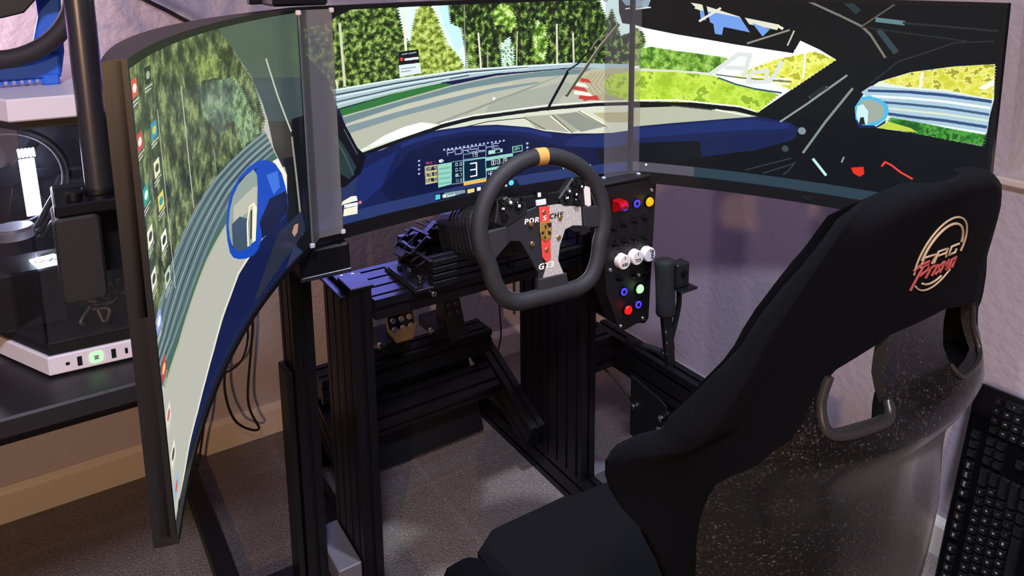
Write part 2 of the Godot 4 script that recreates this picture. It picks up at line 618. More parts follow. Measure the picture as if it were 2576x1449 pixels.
# ------------------------------------------------------------------ the room
func build_room() -> void:
	struct("floor", one_box(Vector3(-3.5, -0.1, -2.2), Vector3(1.72, 0.0, 4.5), 0.0), M.carpet)
	struct("ceiling", one_box(Vector3(-3.5, 2.45, -2.2), Vector3(1.72, 2.6, 4.5), 0.0), M.ceiling)
	struct("wall_back", one_box(Vector3(-3.5, 0, -2.2), Vector3(1.58, 2.45, -2.06), 0.0), M.paint)
	struct("wall_left", one_box(Vector3(-3.5, 0, -2.06), Vector3(-3.36, 2.45, 4.36), 0.0), M.paint)
	struct("wall_front", one_box(Vector3(-3.5, 0, 4.36), Vector3(1.58, 2.45, 4.5), 0.0), M.paint)
	struct("wall_right", boxes([[Vector3(1.58, 0, -2.2), Vector3(1.72, 0.875, 4.5)], [Vector3(1.58, 2.02, -2.2), Vector3(1.72, 2.45, 4.5)],
		[Vector3(1.58, 0.875, -2.2), Vector3(1.72, 2.02, -0.695)], [Vector3(1.58, 0.875, 0.5), Vector3(1.72, 2.02, 4.5)]], 0.0), M.paint)
	var skirting := func(a: Vector3, b: Vector3, inward: Vector3) -> ArrayMesh:
		var st := begin()
		var z := (b - a).normalized()
		var out := flat_points([0, 0, 14, 0, 14, 72, 11, 80, 5, 89, 0, 89], 0.001)
		var bs := Basis(inward, Vector3.UP, inward.cross(Vector3.UP))
		if bs.z.dot(z) < 0.0: prism(st, out, b, bs, 0.0, a.distance_to(b))
		else: prism(st, out, a, bs, 0.0, a.distance_to(b))
		return done(st)
	struct("baseboard_back", skirting.call(Vector3(-3.36, 0, -2.06), Vector3(1.566, 0, -2.06), Vector3.BACK), M.trim)
	struct("baseboard_right", skirting.call(Vector3(1.58, 0, -2.06), Vector3(1.58, 0, 4.36), Vector3.LEFT), M.trim)
	var wn := struct("window_1", boxes([[Vector3(1.67, 0.885, -0.695), Vector3(1.7, 0.925, 0.5)], [Vector3(1.67, 1.98, -0.695), Vector3(1.7, 2.02, 0.5)],
		[Vector3(1.67, 0.925, -0.695), Vector3(1.7, 1.98, -0.655)], [Vector3(1.67, 0.925, 0.46), Vector3(1.7, 1.98, 0.5)], [Vector3(1.675, 0.925, -0.11), Vector3(1.695, 1.98, -0.08)]], 0.003), M.trim)
	part("pane", one_box(Vector3(1.683, 0.925, -0.655), Vector3(1.687, 1.98, -0.11), 0.0), M.night, wn)
	part("pane", one_box(Vector3(1.683, 0.925, -0.08), Vector3(1.687, 1.98, 0.46), 0.0), M.night, wn)
	struct("trim_1", one_box(Vector3(1.56, 0.868, -0.71), Vector3(1.67, 0.885, 0.515), 0.004), M.trim)

# ------------------------------------------------------------------ screens
func arc_point(a: Vector2, b: Vector2, u: float, back := 0.0) -> Vector2:
	var d := (b - a).normalized()
	var n := Vector2(-d.y, d.x)
	var l := a.distance_to(b)
	var th := asin(l / 2.0 / ARC)
	var c := (a + b) / 2.0 + n * sqrt(ARC * ARC - l * l / 4.0)
	var t := (u * 2.0 - 1.0) * th
	return c - n * (ARC + back) * cos(t) + d * (ARC + back) * sin(t)

func on_arc(a: Vector2, b: Vector2, u: float, y: float, back := 0.0) -> Vector3:
	var p := arc_point(a, b, u, back)
	return Vector3(p.x, y, p.y)

# a curved bar: between u0 and u1, y0 and y1, from front to back distance
func arc_bar(st: SurfaceTool, a: Vector2, b: Vector2, u0: float, u1: float, y0: float, y1: float, f: float, k: float, n := 20, bulge := 0.0) -> void:
	for i in n:
		var ua := lerpf(u0, u1, float(i) / n)
		var ub := lerpf(u0, u1, float(i + 1) / n)
		var ka := k + bulge * sin(PI * ua)
		var kb := k + bulge * sin(PI * ub)
		var A := [on_arc(a, b, ua, y0, f), on_arc(a, b, ua, y1, f), on_arc(a, b, ua, y1, ka), on_arc(a, b, ua, y0, ka)]
		var B := [on_arc(a, b, ub, y0, f), on_arc(a, b, ub, y1, f), on_arc(a, b, ub, y1, kb), on_arc(a, b, ub, y0, kb)]
		var c: Vector3 = (A[0] + A[2] + B[0] + B[2]) / 4.0
		for e in 4: quad_out(st, A[e], A[(e + 1) % 4], B[(e + 1) % 4], B[e], c)
		if i == 0: quad_out(st, A[0], A[1], A[2], A[3], c)
		if i == n - 1: quad_out(st, B[0], B[1], B[2], B[3], c)

func build_monitor(label: String, a: Vector2, b: Vector2, picture: Image, chin := 0.024) -> Node3D:
	var mid := arc_point(a, b, 0.5)
	var t := thing("monitor", label, "monitor", Vector3(mid.x, SCREEN_BOTTOM, mid.y))
	var l := a.distance_to(b)
	var inset := 0.006 / l
	var top := SCREEN_TOP - 0.008
	var low := SCREEN_BOTTOM + chin
	var st := begin()
	arc_bar(st, a, b, 0.0, 1.0, SCREEN_BOTTOM + 0.001, SCREEN_TOP - 0.001, 0.003, 0.0165, 20, 0.028)
	part("housing", done(st), M.bezel, t)
	st = begin()
	arc_bar(st, a, b, 0.0, 1.0, top, SCREEN_TOP, -0.001, 0.012)
	arc_bar(st, a, b, 0.0, 1.0, SCREEN_BOTTOM, low, -0.003, 0.012)
	arc_bar(st, a, b, 0.0, inset, low, top, -0.001, 0.012, 1)
	arc_bar(st, a, b, 1.0 - inset, 1.0, low, top, -0.001, 0.012, 1)
	part("bezel", done(st), M.bezel, t)
	st = begin()
	var rows := []
	for y in [top, low]:
		var row := []
		for i in 33: row.append(on_arc(a, b, lerpf(inset, 1.0 - inset, i / 32.0), y, 0.001))
		rows.append(row)
	sheet(st, rows, true, true, true)
	var m := mat(Color(0.01, 0.01, 0.012), 0.3)
	m.emission_enabled = true
	m.emission_texture = ImageTexture.create_from_image(picture)
	m.emission_energy_multiplier = SCREEN_GLOW
	part("screen", done(st), m, t)
	return t

func build_screens() -> void:
	var A := Vector2(0.0635, -0.6335)
	var B := Vector2(0.376, -1.240)
	var C := Vector2(1.079, -1.240)
	var D := Vector2(1.352, -0.620)
	var pc := Image.create(1500, 860, false, Image.FORMAT_RGB8)
	draw_centre(pc)
	var pr := Image.create(1500, 860, false, Image.FORMAT_RGB8)
	draw_right(pr)
	var pl := Image.create(900, 1200, false, Image.FORMAT_RGB8)
	draw_left(pl)
	build_monitor("curved black monitor nearest the desk, showing forest, guardrail and a blue door mirror", A, B, pl, 0.008)
	var mc := build_monitor("curved black monitor behind the steering wheel, showing the bend and digital dashboard", B, C, pc)
	var mr := build_monitor("curved black monitor by the window wall, showing dark car cabin and side window", C, D, pr)
	# maker's mark and the thin chrome line on the chin of the right-hand one
	for e in [[0.55, "AOC"]]:
		var p := on_arc(C, D, e[0], SCREEN_BOTTOM + 0.012, -0.0035)
		var q := on_arc(C, D, e[0] + 0.01, SCREEN_BOTTOM + 0.012, -0.0035)
		var x := (q - p).normalized()
		placed("logo", lettering(e[1], 0.008, 0.0004), M.alu_edge, mr, Transform3D(Basis(x, Vector3.UP, x.cross(Vector3.UP)), p - mr.position))
	# clear plastic strips that bridge the joints
	var joints := [[B, A, C, 0.042, 0.046, "clear plastic strip, slanting-view haze in its colour, over the joint beside the desk-side monitor"], [C, B, D, 0.074, 0.02, "clear plastic strip over the joint above the button panel"]]
	for j in joints:
		var o: Vector2 = j[0]
		var d0: Vector2 = ((j[1] as Vector2) - o).normalized()
		var d1: Vector2 = ((j[2] as Vector2) - o).normalized()
		var fw := (d0 + d1).normalized() * 0.009
		var c := o + fw
		var t := thing("bezel_strip", j[5], "plastic strip", Vector3(c.x, 0.846, c.y), "clear strips bridging the monitor joints")
		var pts := [c + d0 * (j[3] as float), c + (d0 + d1) * 0.004, c + d1 * (j[4] as float)]
		var st := begin()
		for k in 2:
			var p: Vector2 = pts[k]
			var q: Vector2 = pts[k + 1]
			var mid := (p + q) / 2.0
			var ax := Vector3(q.x - p.x, 0, q.y - p.y).normalized()
			box(st, Vector3(mid.x, 1.037, mid.y), Vector3(p.distance_to(q), 0.382, 0.003), 0.0006, Basis(ax, Vector3.UP, ax.cross(Vector3.UP)))
		part("strip", done(st), M.strip if o == B else M.strip_clear, t)
		for y in [0.848, 1.226]:
			for k in [0, 2]:
				var p: Vector2 = pts[k]
				part("clip", one_box(Vector3(p.x - 0.004, y - 0.004, p.y - 0.004), Vector3(p.x + 0.004, y + 0.004, p.y + 0.003)), M.white if y < 1.0 else M.pale, t)

func build_monitor_stand() -> void:
	var t := thing("monitor_stand", "black upright frame behind the monitors that carries all three of them", "monitor stand", Vector3(0.72, 0, -1.42))
	for p in [Vector3(0.39, 0.0, -1.42), Vector3(1.02, 0.0, -1.53)]:
		var st := begin()
		extrusion(st, p + Vector3(0, 0.081 if p.x > 0.5 else 0.0, 0), p + Vector3(0, 1.2, 0), 0.04, 0.08, Vector3.BACK)
		part("upright", done(st), M.alu, t)
	part("sleeve", one_box(Vector3(0.356, 0.0, -1.45), Vector3(0.369, 0.53, -1.39), 0.003), M.steel_black, t)
	var bar := begin()
	extrusion(bar, Vector3(0.34, 1.03, -1.48), Vector3(1.14, 1.03, -1.48), 0.04, 0.04, Vector3.UP)
	part("crossbar", done(bar), M.alu, t)
	var arm := begin()
	extrusion(arm, Vector3(0.35, 1.03, -1.46), Vector3(0.165, 1.03, -1.03), 0.04, 0.04, Vector3.UP)
	part("side_arm", done(arm), M.alu, t)
	arm = begin()
	extrusion(arm, Vector3(1.12, 1.03, -1.46), Vector3(1.285, 1.03, -1.03), 0.04, 0.04, Vector3.UP)
	part("side_arm", done(arm), M.alu, t)
	part("mount_plate", one_box(Vector3(0.67, 0.98, -1.46), Vector3(0.77, 1.08, -1.328), 0.002), M.steel_black, t)
	# hinge brackets under and over the joints
	for e in [[0.4, 0.776], [0.385, 1.234], [1.075, 0.777]]:
		var low: bool = e[1] < 1.0
		var lo := Vector3(e[0] - 0.05, e[1], -1.31)
		part("joint_bracket", one_box(lo, lo + Vector3(0.088, 0.05, 0.075), 0.004), M.steel_black, t)
		if low and e[0] < 0.6:
			part("bracket_edge", one_box(lo + Vector3(0.0, -0.004, 0.0745), lo + Vector3(0.088, 0.004, 0.0785), 0.001), M.alu_edge, t)
	var top := thing("top_bracket", "black bracket block above the joint of the desk-side and middle monitors", "bracket", Vector3(0.37, 1.285, -1.28))
	part("block", one_box(Vector3(0.325, 1.285, -1.31), Vector3(0.44, 1.36, -1.235), 0.003), M.steel_black, top)
	part("clamp", one_box(Vector3(0.318, 1.235, -1.33), Vector3(0.345, 1.3, -1.31), 0.002), M.steel_black, top)
	part("foot", one_box(Vector3(0.225, 0.0, -2.0), Vector3(0.265, 0.035, -1.43), 0.003), M.steel_black, t)
	part("foot", one_box(Vector3(0.265, 0.0, -1.5), Vector3(0.37, 0.03, -1.44), 0.003), M.steel_black, t)

func build_pole() -> void:
	var t := thing("pole_mount", "black steel pole rising from a bolted plate and padded cover box", "mount", Vector3(0.05, 0.885, -1.1))
	var st := begin()
	cyl(st, Vector3(0.067, 1.013, -1.11), Vector3(0.067, 1.9, -1.11), 0.0165, -1, 28)
	part("pole", done(st), M.alu_edge, t)
	st = begin()
	cyl(st, Vector3(0.067, 1.013, -1.11), Vector3(0.067, 1.02, -1.11), 0.021, -1, 24)
	part("collar", done(st), M.steel_black, t)
	part("top_plate", one_box(Vector3(0.014, 0.998, -1.175), Vector3(0.1, 1.013, -1.065), 0.002), M.alu, t)
	st = begin()
	cyl(st, Vector3(0.037, 1.013, -1.085), Vector3(0.037, 1.023, -1.085), 0.009, -1, 20)
	part("bolt", done(st), M.steel_black, t)
	st = begin()
	prism(st, rounded(0.05, 0.11, 0.008), Vector3(0.036, 0.942, -1.09), Basis.IDENTITY, -0.05, 0.028, 0.003)
	part("cover", done(st), M.plastic_gray, t)
	part("bar", one_box(Vector3(0.03, 0.9, -1.16), Vector3(0.09, 0.99, -1.12), 0.002), M.steel_black, t)
	part("arm", one_box(Vector3(0.09, 0.93, -1.16), Vector3(0.235, 0.98, -1.13), 0.002), M.steel_black, t)

# ------------------------------------------------------------------ the rig
func build_rig() -> void:
	var t := thing("rig_frame", "black slotted aluminium frame standing on the carpet under wheel and seat", "rig frame", Vector3(RIG_X, 0, -1.2))
	var ext := func(called: String, a: Vector3, b: Vector3, w: float, h: float, up: Vector3) -> void:
		var st := begin()
		extrusion(st, a, b, w, h, up)
		part(called, done(st), M.alu, t)
	var st: SurfaceTool
	for x in [0.48, 1.02]:
		ext.call("base_rail", Vector3(x, 0.04, -1.86), Vector3(x, 0.04, 0.1), 0.04, 0.08, Vector3.UP)
		ext.call("upright", Vector3(x, 0.08, -1.385), Vector3(x, 0.70, -1.385), 0.04, 0.16, Vector3.FORWARD)
	ext.call("cross_member", Vector3(0.5, 0.04, -1.84), Vector3(1.0, 0.04, -1.84), 0.04, 0.08, Vector3.UP)
	ext.call("cross_member", Vector3(0.5, 0.04, -0.45), Vector3(1.0, 0.04, -0.45), 0.04, 0.08, Vector3.UP)
	st = begin()
	extrusion(st, Vector3(0.5, 0.66, -1.37), Vector3(1.0, 0.66, -1.37), 0.16, 0.04, Vector3.UP)
	part("deck", done(st), M.alu, t)
	part("end_cap", one_box(Vector3(0.458, 0.7, -1.372), Vector3(0.504, 0.708, -1.302), 0.0015), M.alu, t)
	for z in [-1.381, -1.377]:
		st = begin()
		cyl(st, Vector3(0.47 if z < -1.38 else 0.491, 0.7, z), Vector3(0.47 if z < -1.38 else 0.491, 0.706, z), 0.0035, -1, 10)
		part("screw", done(st), M.chrome, t)
	part("side_lip", one_box(Vector3(0.444, 0.684, -1.465), Vector3(0.459, 0.69, -1.315), 0.001), M.alu, t)
	# angle plates at the feet of the uprights
	part("angle_plate", one_box(Vector3(0.41, 0.08, -1.46), Vector3(0.458, 0.125, -1.315), 0.002), M.galvanised, t)
	part("angle_plate", one_box(Vector3(1.042, 0.04, -1.44), Vector3(1.092, 0.085, -1.305), 0.002), M.galvanised, t)
	# the sloping pedal deck with its two side rails
	for x in [0.522, 0.978]:
		ext.call("deck_rail", Vector3(x, 0.118, -1.47), Vector3(x, 0.25, -1.76), 0.04, 0.08, Vector3.UP)
	ext.call("pedal_beam", Vector3(0.505, 0.305, -1.70), Vector3(0.968, 0.305, -1.70), 0.08, 0.06, Vector3.UP)
	ext.call("pedal_beam", Vector3(0.545, 0.21, -1.64), Vector3(0.955, 0.21, -1.64), 0.08, 0.04, Vector3(0, 0.91, 0.4))
	st = begin()
	box(st, Vector3(0.75, 0.145, -1.745), Vector3(0.41, 0.006, 0.26), 0.002, Basis(Vector3.RIGHT, 1.15))
	part("heel_plate", done(st), M.steel_black, t)
	# carrier for shifter or handbrake on the right-hand side
	ext.call("side_arm", Vector3(1.125, 0.38, -1.40), Vector3(1.125, 0.38, -0.62), 0.04, 0.08, Vector3.UP)
	ext.call("side_bracket", Vector3(1.04, 0.38, -1.36), Vector3(1.105, 0.38, -1.36), 0.08, 0.08, Vector3.UP)
	for x in [0.545, 0.935]:
		part("seat_bracket", one_box(Vector3(x - 0.004, 0.0, -0.95), Vector3(x + 0.004, 0.188, -0.5), 0.002), M.steel_black, t)
	for p in [Vector3(0.62, 0.665, -1.29), Vector3(0.9, 0.665, -1.29)]:
		st = begin()
		cyl(st, p, p + Vector3(0, 0, 0.008), 0.006, -1, 12)
		part("deck_bolt", done(st), M.chrome, t)

func build_wheelbase() -> void:
	var t := thing("wheelbase", "black finned wheel motor on a slotted carrier behind the steering wheel", "wheel motor", Vector3(0.745, 0.68, -1.32))
	var axis := Vector3(0, 0.3, 0.954)
	var o := Vector3(0.75, 0.745, -1.37)
	var b := Basis(Vector3.RIGHT, axis.cross(Vector3.RIGHT), axis)
	var st := begin()
	prism(st, rounded(0.15, 0.105, 0.03), o, b, 0.0, 0.15, 0.004)
	part("motor", done(st), M.plastic, t)
	for k in 6:
		st = begin()
		prism(st, rounded(0.158, 0.112, 0.034), o, b, 0.058 + 0.0155 * k, 0.064 + 0.0155 * k, 0.0)
		part("cooling_fin", done(st), M.plastic, t)
	st = begin()
	cyl(st, o + axis * 0.15, o + axis * 0.195, 0.045, -1, 28)
	part("shaft_collar", done(st), M.steel_black, t)
	st = begin()
	cyl(st, o + axis * 0.195, o + axis * 0.235, 0.028, -1, 24)
	part("quick_release", done(st), M.steel_black, t)
	# carrier: grooved front, open left end with two pale lips
	st = begin()
	for k in 4: box_mm(st, Vector3(0.613, 0.682 + 0.0145 * k, -1.29), Vector3(0.9, 0.6935 + 0.0145 * k, -1.272), 0.001)
	box_mm(st, Vector3(0.613, 0.682, -1.298), Vector3(0.9, 0.74, -1.288), 0.001)
	part("carrier_front", done(st), M.alu, t)
	part("lip", one_box(Vector3(0.605, 0.734, -1.405), Vector3(0.613, 0.74, -1.272), 0.001), M.alu, t)
	part("lip", one_box(Vector3(0.574, 0.6865, -1.40), Vector3(0.58, 0.6925, -1.272), 0.001), M.alu, t)
	part("carrier_floor", one_box(Vector3(0.574, 0.68, -1.42), Vector3(0.66, 0.6865, -1.272), 0.001), M.steel_black, t)
	part("carrier_rear", one_box(Vector3(0.613, 0.68, -1.44), Vector3(0.9, 0.74, -1.425), 0.001), M.alu, t)
	for k in 5:
		st = begin()
		var p := Vector3(0.595 + 0.012 * (k % 2), 0.686, -1.39 + 0.024 * k)
		cyl(st, p, p + Vector3(0, 0.008, 0), 0.005, -1, 10)
		part("carrier_bolt", done(st), M.chrome if k % 2 == 1 else M.steel_black, t)
	for k in 3:
		st = begin()
		tube(st, smooth_line([Vector3(0.63, 0.69, -1.40 + 0.03 * k), Vector3(0.605, 0.71, -1.385 + 0.03 * k), Vector3(0.63, 0.73, -1.37 + 0.03 * k)], 5), 0.003, 6)
		part("wire", done(st), M.cable, t)

func build_holder() -> void:
	var t := thing("holder_frame", "small tilted metal frame with middle bar and ring, left of the wheel motor", "metal bracket", Vector3(0.61, 0.748, -1.36))
	# plane: one edge along z, the other leaning up and to the right
	var x := Vector3(0, 0.009, 0.082).normalized()
	var y := Vector3(0.04, 0.027, -0.026)
	y = (y - x * y.dot(x)).normalized()
	var b := Basis(x, y, x.cross(y))
	var o := Vector3(0.62, 0.744, -1.38)
	var bar := func(called: String, c: Vector2, s: Vector2, m: Material) -> void:
		var st := begin()
		box(st, o + x * c.x + y * c.y, Vector3(s.x, s.y, 0.006), 0.001, b)
		part(called, done(st), m, t)
	bar.call("rail", Vector2(0, 0.026), Vector2(0.082, 0.006), M.alu)
	bar.call("rail", Vector2(0, -0.026), Vector2(0.082, 0.004), M.alu)
	bar.call("rail", Vector2(-0.039, 0), Vector2(0.004, 0.054), M.alu)
	bar.call("rail", Vector2(0.039, 0), Vector2(0.004, 0.054), M.alu)
	bar.call("middle_bar", Vector2(0, 0), Vector2(0.004, 0.05), M.alu)
	bar.call("lug", Vector2(-0.05, 0.016), Vector2(0.018, 0.005), M.alu)
	bar.call("lug", Vector2(0.05, 0.02), Vector2(0.018, 0.005), M.alu)
	bar.call("foot", Vector2(0.0, -0.034), Vector2(0.04, 0.014), M.steel_black)
	bar.call("backing", Vector2(0.0, 0.042), Vector2(0.09, 0.003), M.alu)
	bar.call("backing", Vector2(0.01, 0.054), Vector2(0.06, 0.003), M.alu)
	bar.call("spine", Vector2(0.02, 0.042), Vector2(0.02, 0.034), M.steel_black)
	var st := begin()
	var ring := []
	for k in 16: ring.append(o + x * (cos(TAU * k / 16) * 0.008) + y * (sin(TAU * k / 16) * 0.007 - 0.004))
	tube(st, ring, 0.0018, 6, true)
	part("ring", done(st), M.alu, t)
	for s in [-1, 1]:
		for h in [-0.012, 0.006]:
			st = begin()
			box(st, o + x * (0.03 * s) + y * h, Vector3(0.012, 0.006, 0.006), 0.001, b)
			part("tab", done(st), M.alu, t)

# ------------------------------------------------------------------ steering wheel
func build_wheel() -> void:
	var o := Vector3(0.753, 0.832, -1.095)
	var t := thing("steering_wheel", "flat-bottomed black suede racing wheel with yellow centre stripe and red hub strip", "steering wheel", o)
	var b := Basis(Vector3.RIGHT, -deg_to_rad(10.0)) * Basis(Vector3.BACK, deg_to_rad(-2.5))
	var at := func(x: float, y: float, z := 0.0) -> Vector3: return o + b * Vector3(x, y, z)
	# rim: a circle cut by a flat bottom
	var ctl := []
	for k in 25:
		var w := deg_to_rad(-26.0 + 232.0 * k / 24.0)
		ctl.append(at.call(0.135 * cos(w), 0.004 + 0.122 * sin(w)))
	for p in [[-0.1155, -0.074], [-0.107, -0.095], [-0.092, -0.114], [-0.068, -0.1245], [-0.03, -0.1262], [0.03, -0.1262], [0.068, -0.1245], [0.092, -0.114], [0.107, -0.095], [0.1155, -0.074]]: ctl.append(at.call(p[0], p[1]))
	var pts := []
	var m := ctl.size()
	for i in m:
		for k in 4: pts.append((ctl[i] as Vector3).cubic_interpolate(ctl[(i + 1) % m], ctl[(i - 1 + m) % m], ctl[(i + 2) % m], k / 4.0))
	var st := begin()
	tube(st, pts, 0.0155, 16, true, 0.92, b.z)
	var rim := part("rim", done(st), M.suede, t)
	st = begin()
	var arc := []
	for k in 7:
		var w := deg_to_rad(85.5 + 9.0 * k / 6.0)
		arc.append(at.call(0.135 * cos(w), 0.004 + 0.122 * sin(w)))
	tube(st, arc, 0.0162, 16, false, 0.92, b.z)
	part("centre_stripe", done(st), M.ochre, rim)
	# stitching on the inner side of the rim
	st = begin()
	for i in range(0, pts.size(), 1):
		var p: Vector3 = pts[i]
		var q: Vector3 = pts[(i + 1) % pts.size()]
		var inward := (o - p).normalized()
		for k in 2:
			var c := p.lerp(q, 0.25 + 0.5 * k) + inward * 0.0146
			var d := (q - p).normalized()
			box(st, c, Vector3(0.0012, 0.0062, 0.0012), 0.0003, Basis(d, 0.5) * Basis(d, b.z, d.cross(b.z)))
	var sm := part("stitching", done(st), M.thread, rim)
	tag(sm, "", "", "", "stuff")
	# hub plate with its three spokes
	st = begin()
	var plate := flat_points([-120, 6, -95, 6, -70, 16, -46, 30, -12, 38, 32, 36, 84, 24, 122, 18, 124, -18, 98, -14, 62, -9, 44, -14, 30, -40, 24, -66, 36, -96, 40, -118, -24, -118, -20, -84, -40, -44, -54, -20, -74, -16, -112, -44, -122, -20], 0.001)
	prism(st, plate, o, b, -0.006, 0.0, 0.0008)
	part("hub_plate", done(st), M.hub_dark, t)
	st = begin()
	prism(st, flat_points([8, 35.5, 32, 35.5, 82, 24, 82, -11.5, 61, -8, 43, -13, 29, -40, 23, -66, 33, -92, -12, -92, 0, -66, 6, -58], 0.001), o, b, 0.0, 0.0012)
	part("hub_right_half", done(st), M.hub_pale, t, "pale speckled right half")  # paler speckled tone over the right half of the plate
	for s in [-1, 1]:
		st = begin()
		prism(st, flat_points([84, 24, 122, 20, 126, -20, 98, -17, 84, -13] if s > 0 else [-84, 12, -122, 8, -126, -24, -112, -42, -84, -20], 0.001), o, b, -0.008, 0.006, 0.0015)
		part("spoke_grip", done(st), M.suede, t)
	st = begin()
	prism(st, flat_points([-24, -92, 38, -92, 42, -122, -26, -122], 0.001), o, b, -0.008, 0.005, 0.0015)
	part("spoke_grip", done(st), M.suede, t)
	st = begin()
	prism(st, flat_points([-12, 36, 11, 35, 7, -60, -2.5, -66, -11.5, -55], 0.001), o, b, 0.0012, 0.0028, 0.0004)
	var red := part("centre_strip", done(st), M.red, t, "red centre strip")
	# shield badge in relief
	st = begin()
	prism(st, flat_points([-13, 8, 12, 7, 12, -10, 10, -20, -2, -28, -12, -20, -14, -8], 0.001), o, b, 0.0028, 0.0046, 0.0006)
	var badge := part("badge", done(st), M.gold, t, "gold shield badge")
	for q in [[1, 5, 11, 4.5, 11, -2, 5, -3], [-12, -9, -5, -8, -6, -13, -11, -14], [3, -8, 9, -12, 7, -18, 2, -14], [-4, 2, 0, 2, 0, -4, -3, -5], [-9, -18, -3, -17, -3, -24]]:
		st = begin()
		prism(st, flat_points(q, 0.001), o, b, 0.0046, 0.0052)
		part("badge_field", done(st), M.ink if q[0] > 0 else M.hub_dark, badge)
	for p in [[-30.5, 8], [-30.7, -27.5], [33, 10], [27, -25]]:
		st = begin()
		cyl(st, at.call(p[0] * 0.001, p[1] * 0.001, 0.0), at.call(p[0] * 0.001, p[1] * 0.001, 0.004), 0.0046, -1, 16)
		part("bolt", done(st), M.brass, t)
	for p in [[-2, 25], [-1.6, -43]]:
		st = begin()
		cyl(st, at.call(p[0] * 0.001, p[1] * 0.001, 0.0026), at.call(p[0] * 0.001, p[1] * 0.001, 0.0046), 0.0042, -1, 16)
		part("bolt", done(st), M.brass, red)
	# lettering: pale on the dark half, dark on the pale half
	var word := func(s: String, x: float, y: float, h: float, z: float, m2: Material) -> void:
		var stretch := Basis(b.x * 1.3, b.y + b.x * 0.2, b.z)
		placed("lettering", lettering(s, h), m2, t, Transform3D(stretch, at.call(x, y, z) - o))
	word.call("POR", -0.028, 0.0135, 0.0095, 0.0006, M.pale)
	word.call("S", -0.001, 0.0145, 0.0095, 0.0032, M.pale)
	word.call("CHE", 0.0255, 0.0155, 0.0095, 0.0016, M.ink)
	word.call("GT3", -0.004, -0.0715, 0.011, 0.0016, M.pale)
	# button clusters
	var pods := [[[-96, 56, -76, 63, -36, 46, -36, 28, -84, 8, -104, 20], [[-90.7, 57, 5, 0], [-72.4, 53, 7, 1], [-55.4, 44.4, 8, 2], [-88.8, 44, 6, 3], [-86, 28, 7, 0]]],
		[[33, 46, 54, 66, 68, 80, 90, 76, 96, 64, 92, 22, 40, 30], [[68.3, 69, 7, 0], [84, 62, 6.5, 4], [55, 57, 6.5, 5], [70.5, 49, 6.5, 4], [49, 45, 7, 6], [71.6, 34, 7.5, 0]]]]
	for pd in pods:
		st = begin()
		prism(st, flat_points(pd[0], 0.001), o, b, -0.018, 0.002, 0.002)
		var pod := part("button_pod", done(st), M.plastic, t)
		for e in pd[1]:
			st = begin()
			var c: Vector3 = at.call(e[0] * 0.001, e[1] * 0.001, 0.002)
			var cb := b
			lathe(st, [Vector2(0, 0), Vector2(e[2] * 0.00096, 0), Vector2(e[2] * 0.001, 0.004), Vector2(e[2] * 0.0008, 0.0055), Vector2(e[2] * 0.0007, 0.0042), Vector2(0, 0.0042)], c, cb, 18, true)
			part("button", done(st), M.plastic_gray if e[3] in [1, 5] else M.gloss, pod)
			if e[3] > 0:
				st = begin()
				var mark := flat_points([[], [-3, -2, 2, -3, 3, 1, 0, 3, -3, 2], [-2.5, -2.5, 2.5, -2.5, 2.5, 2.5, -2.5, 2.5], [-3, -1, 3, -2, 3, 1, -1, 2], [-2.5, -1, 0, -2.5, 2.5, 0, 0, 2.5], [-1.6, -2, 2, -2, 2, 2, -1.6, 2], [-3, -2.5, -1, -1, 1, -1, 3, -2.5, 3, 2.5, 1, 1, -1, 1, -3, 2.5]][e[3]], 0.001)
				prism(st, mark, c + b.z * 0.0042, b, 0.0, 0.0005)
				part("symbol", done(st), M.pale, pod)
	part("pod_bridge", _tilted_box(at.call(-0.002, 0.047, -0.008), Vector3(0.08, 0.02, 0.012), b), M.steel_black, t)
	part("label_plate", _tilted_box(at.call(-0.0055, 0.0435, 0.0), Vector3(0.0215, 0.0105, 0.004), b), M.white, t)
	part("switch_block", _tilted_box(at.call(-0.002, 0.0565, -0.004), Vector3(0.024, 0.014, 0.01), b), M.gloss, t)
	part("switch_mark", _tilted_box(at.call(-0.0085, 0.0575, 0.0012), Vector3(0.007, 0.008, 0.001), b), M.pale, t)
	for s in [-1, 1]:
		st = begin()
		prism(st, flat_points([90, 62, 105, 58, 105, 24, 98, 21, 91, 26], 0.001) if s > 0 else flat_points([-92, 60, -107, 54, -107, 20, -93, 24], 0.001), o, b, -0.014, -0.01 if s < 0 else 0.004, 0.001)
		part("paddle", done(st), M.trim if s > 0 else M.steel_black, t)
	st = begin()
	cyl(st, at.call(0.0, 0.0, -0.05), at.call(0.0, 0.0, -0.006), 0.036, 0.045, 28)
	part("hub", done(st), M.steel_black, t)

func _tilted_box(c: Vector3, s: Vector3, b: Basis) -> ArrayMesh:
	var st := begin()
	box(st, c, s, 0.0008, b)
	return done(st)

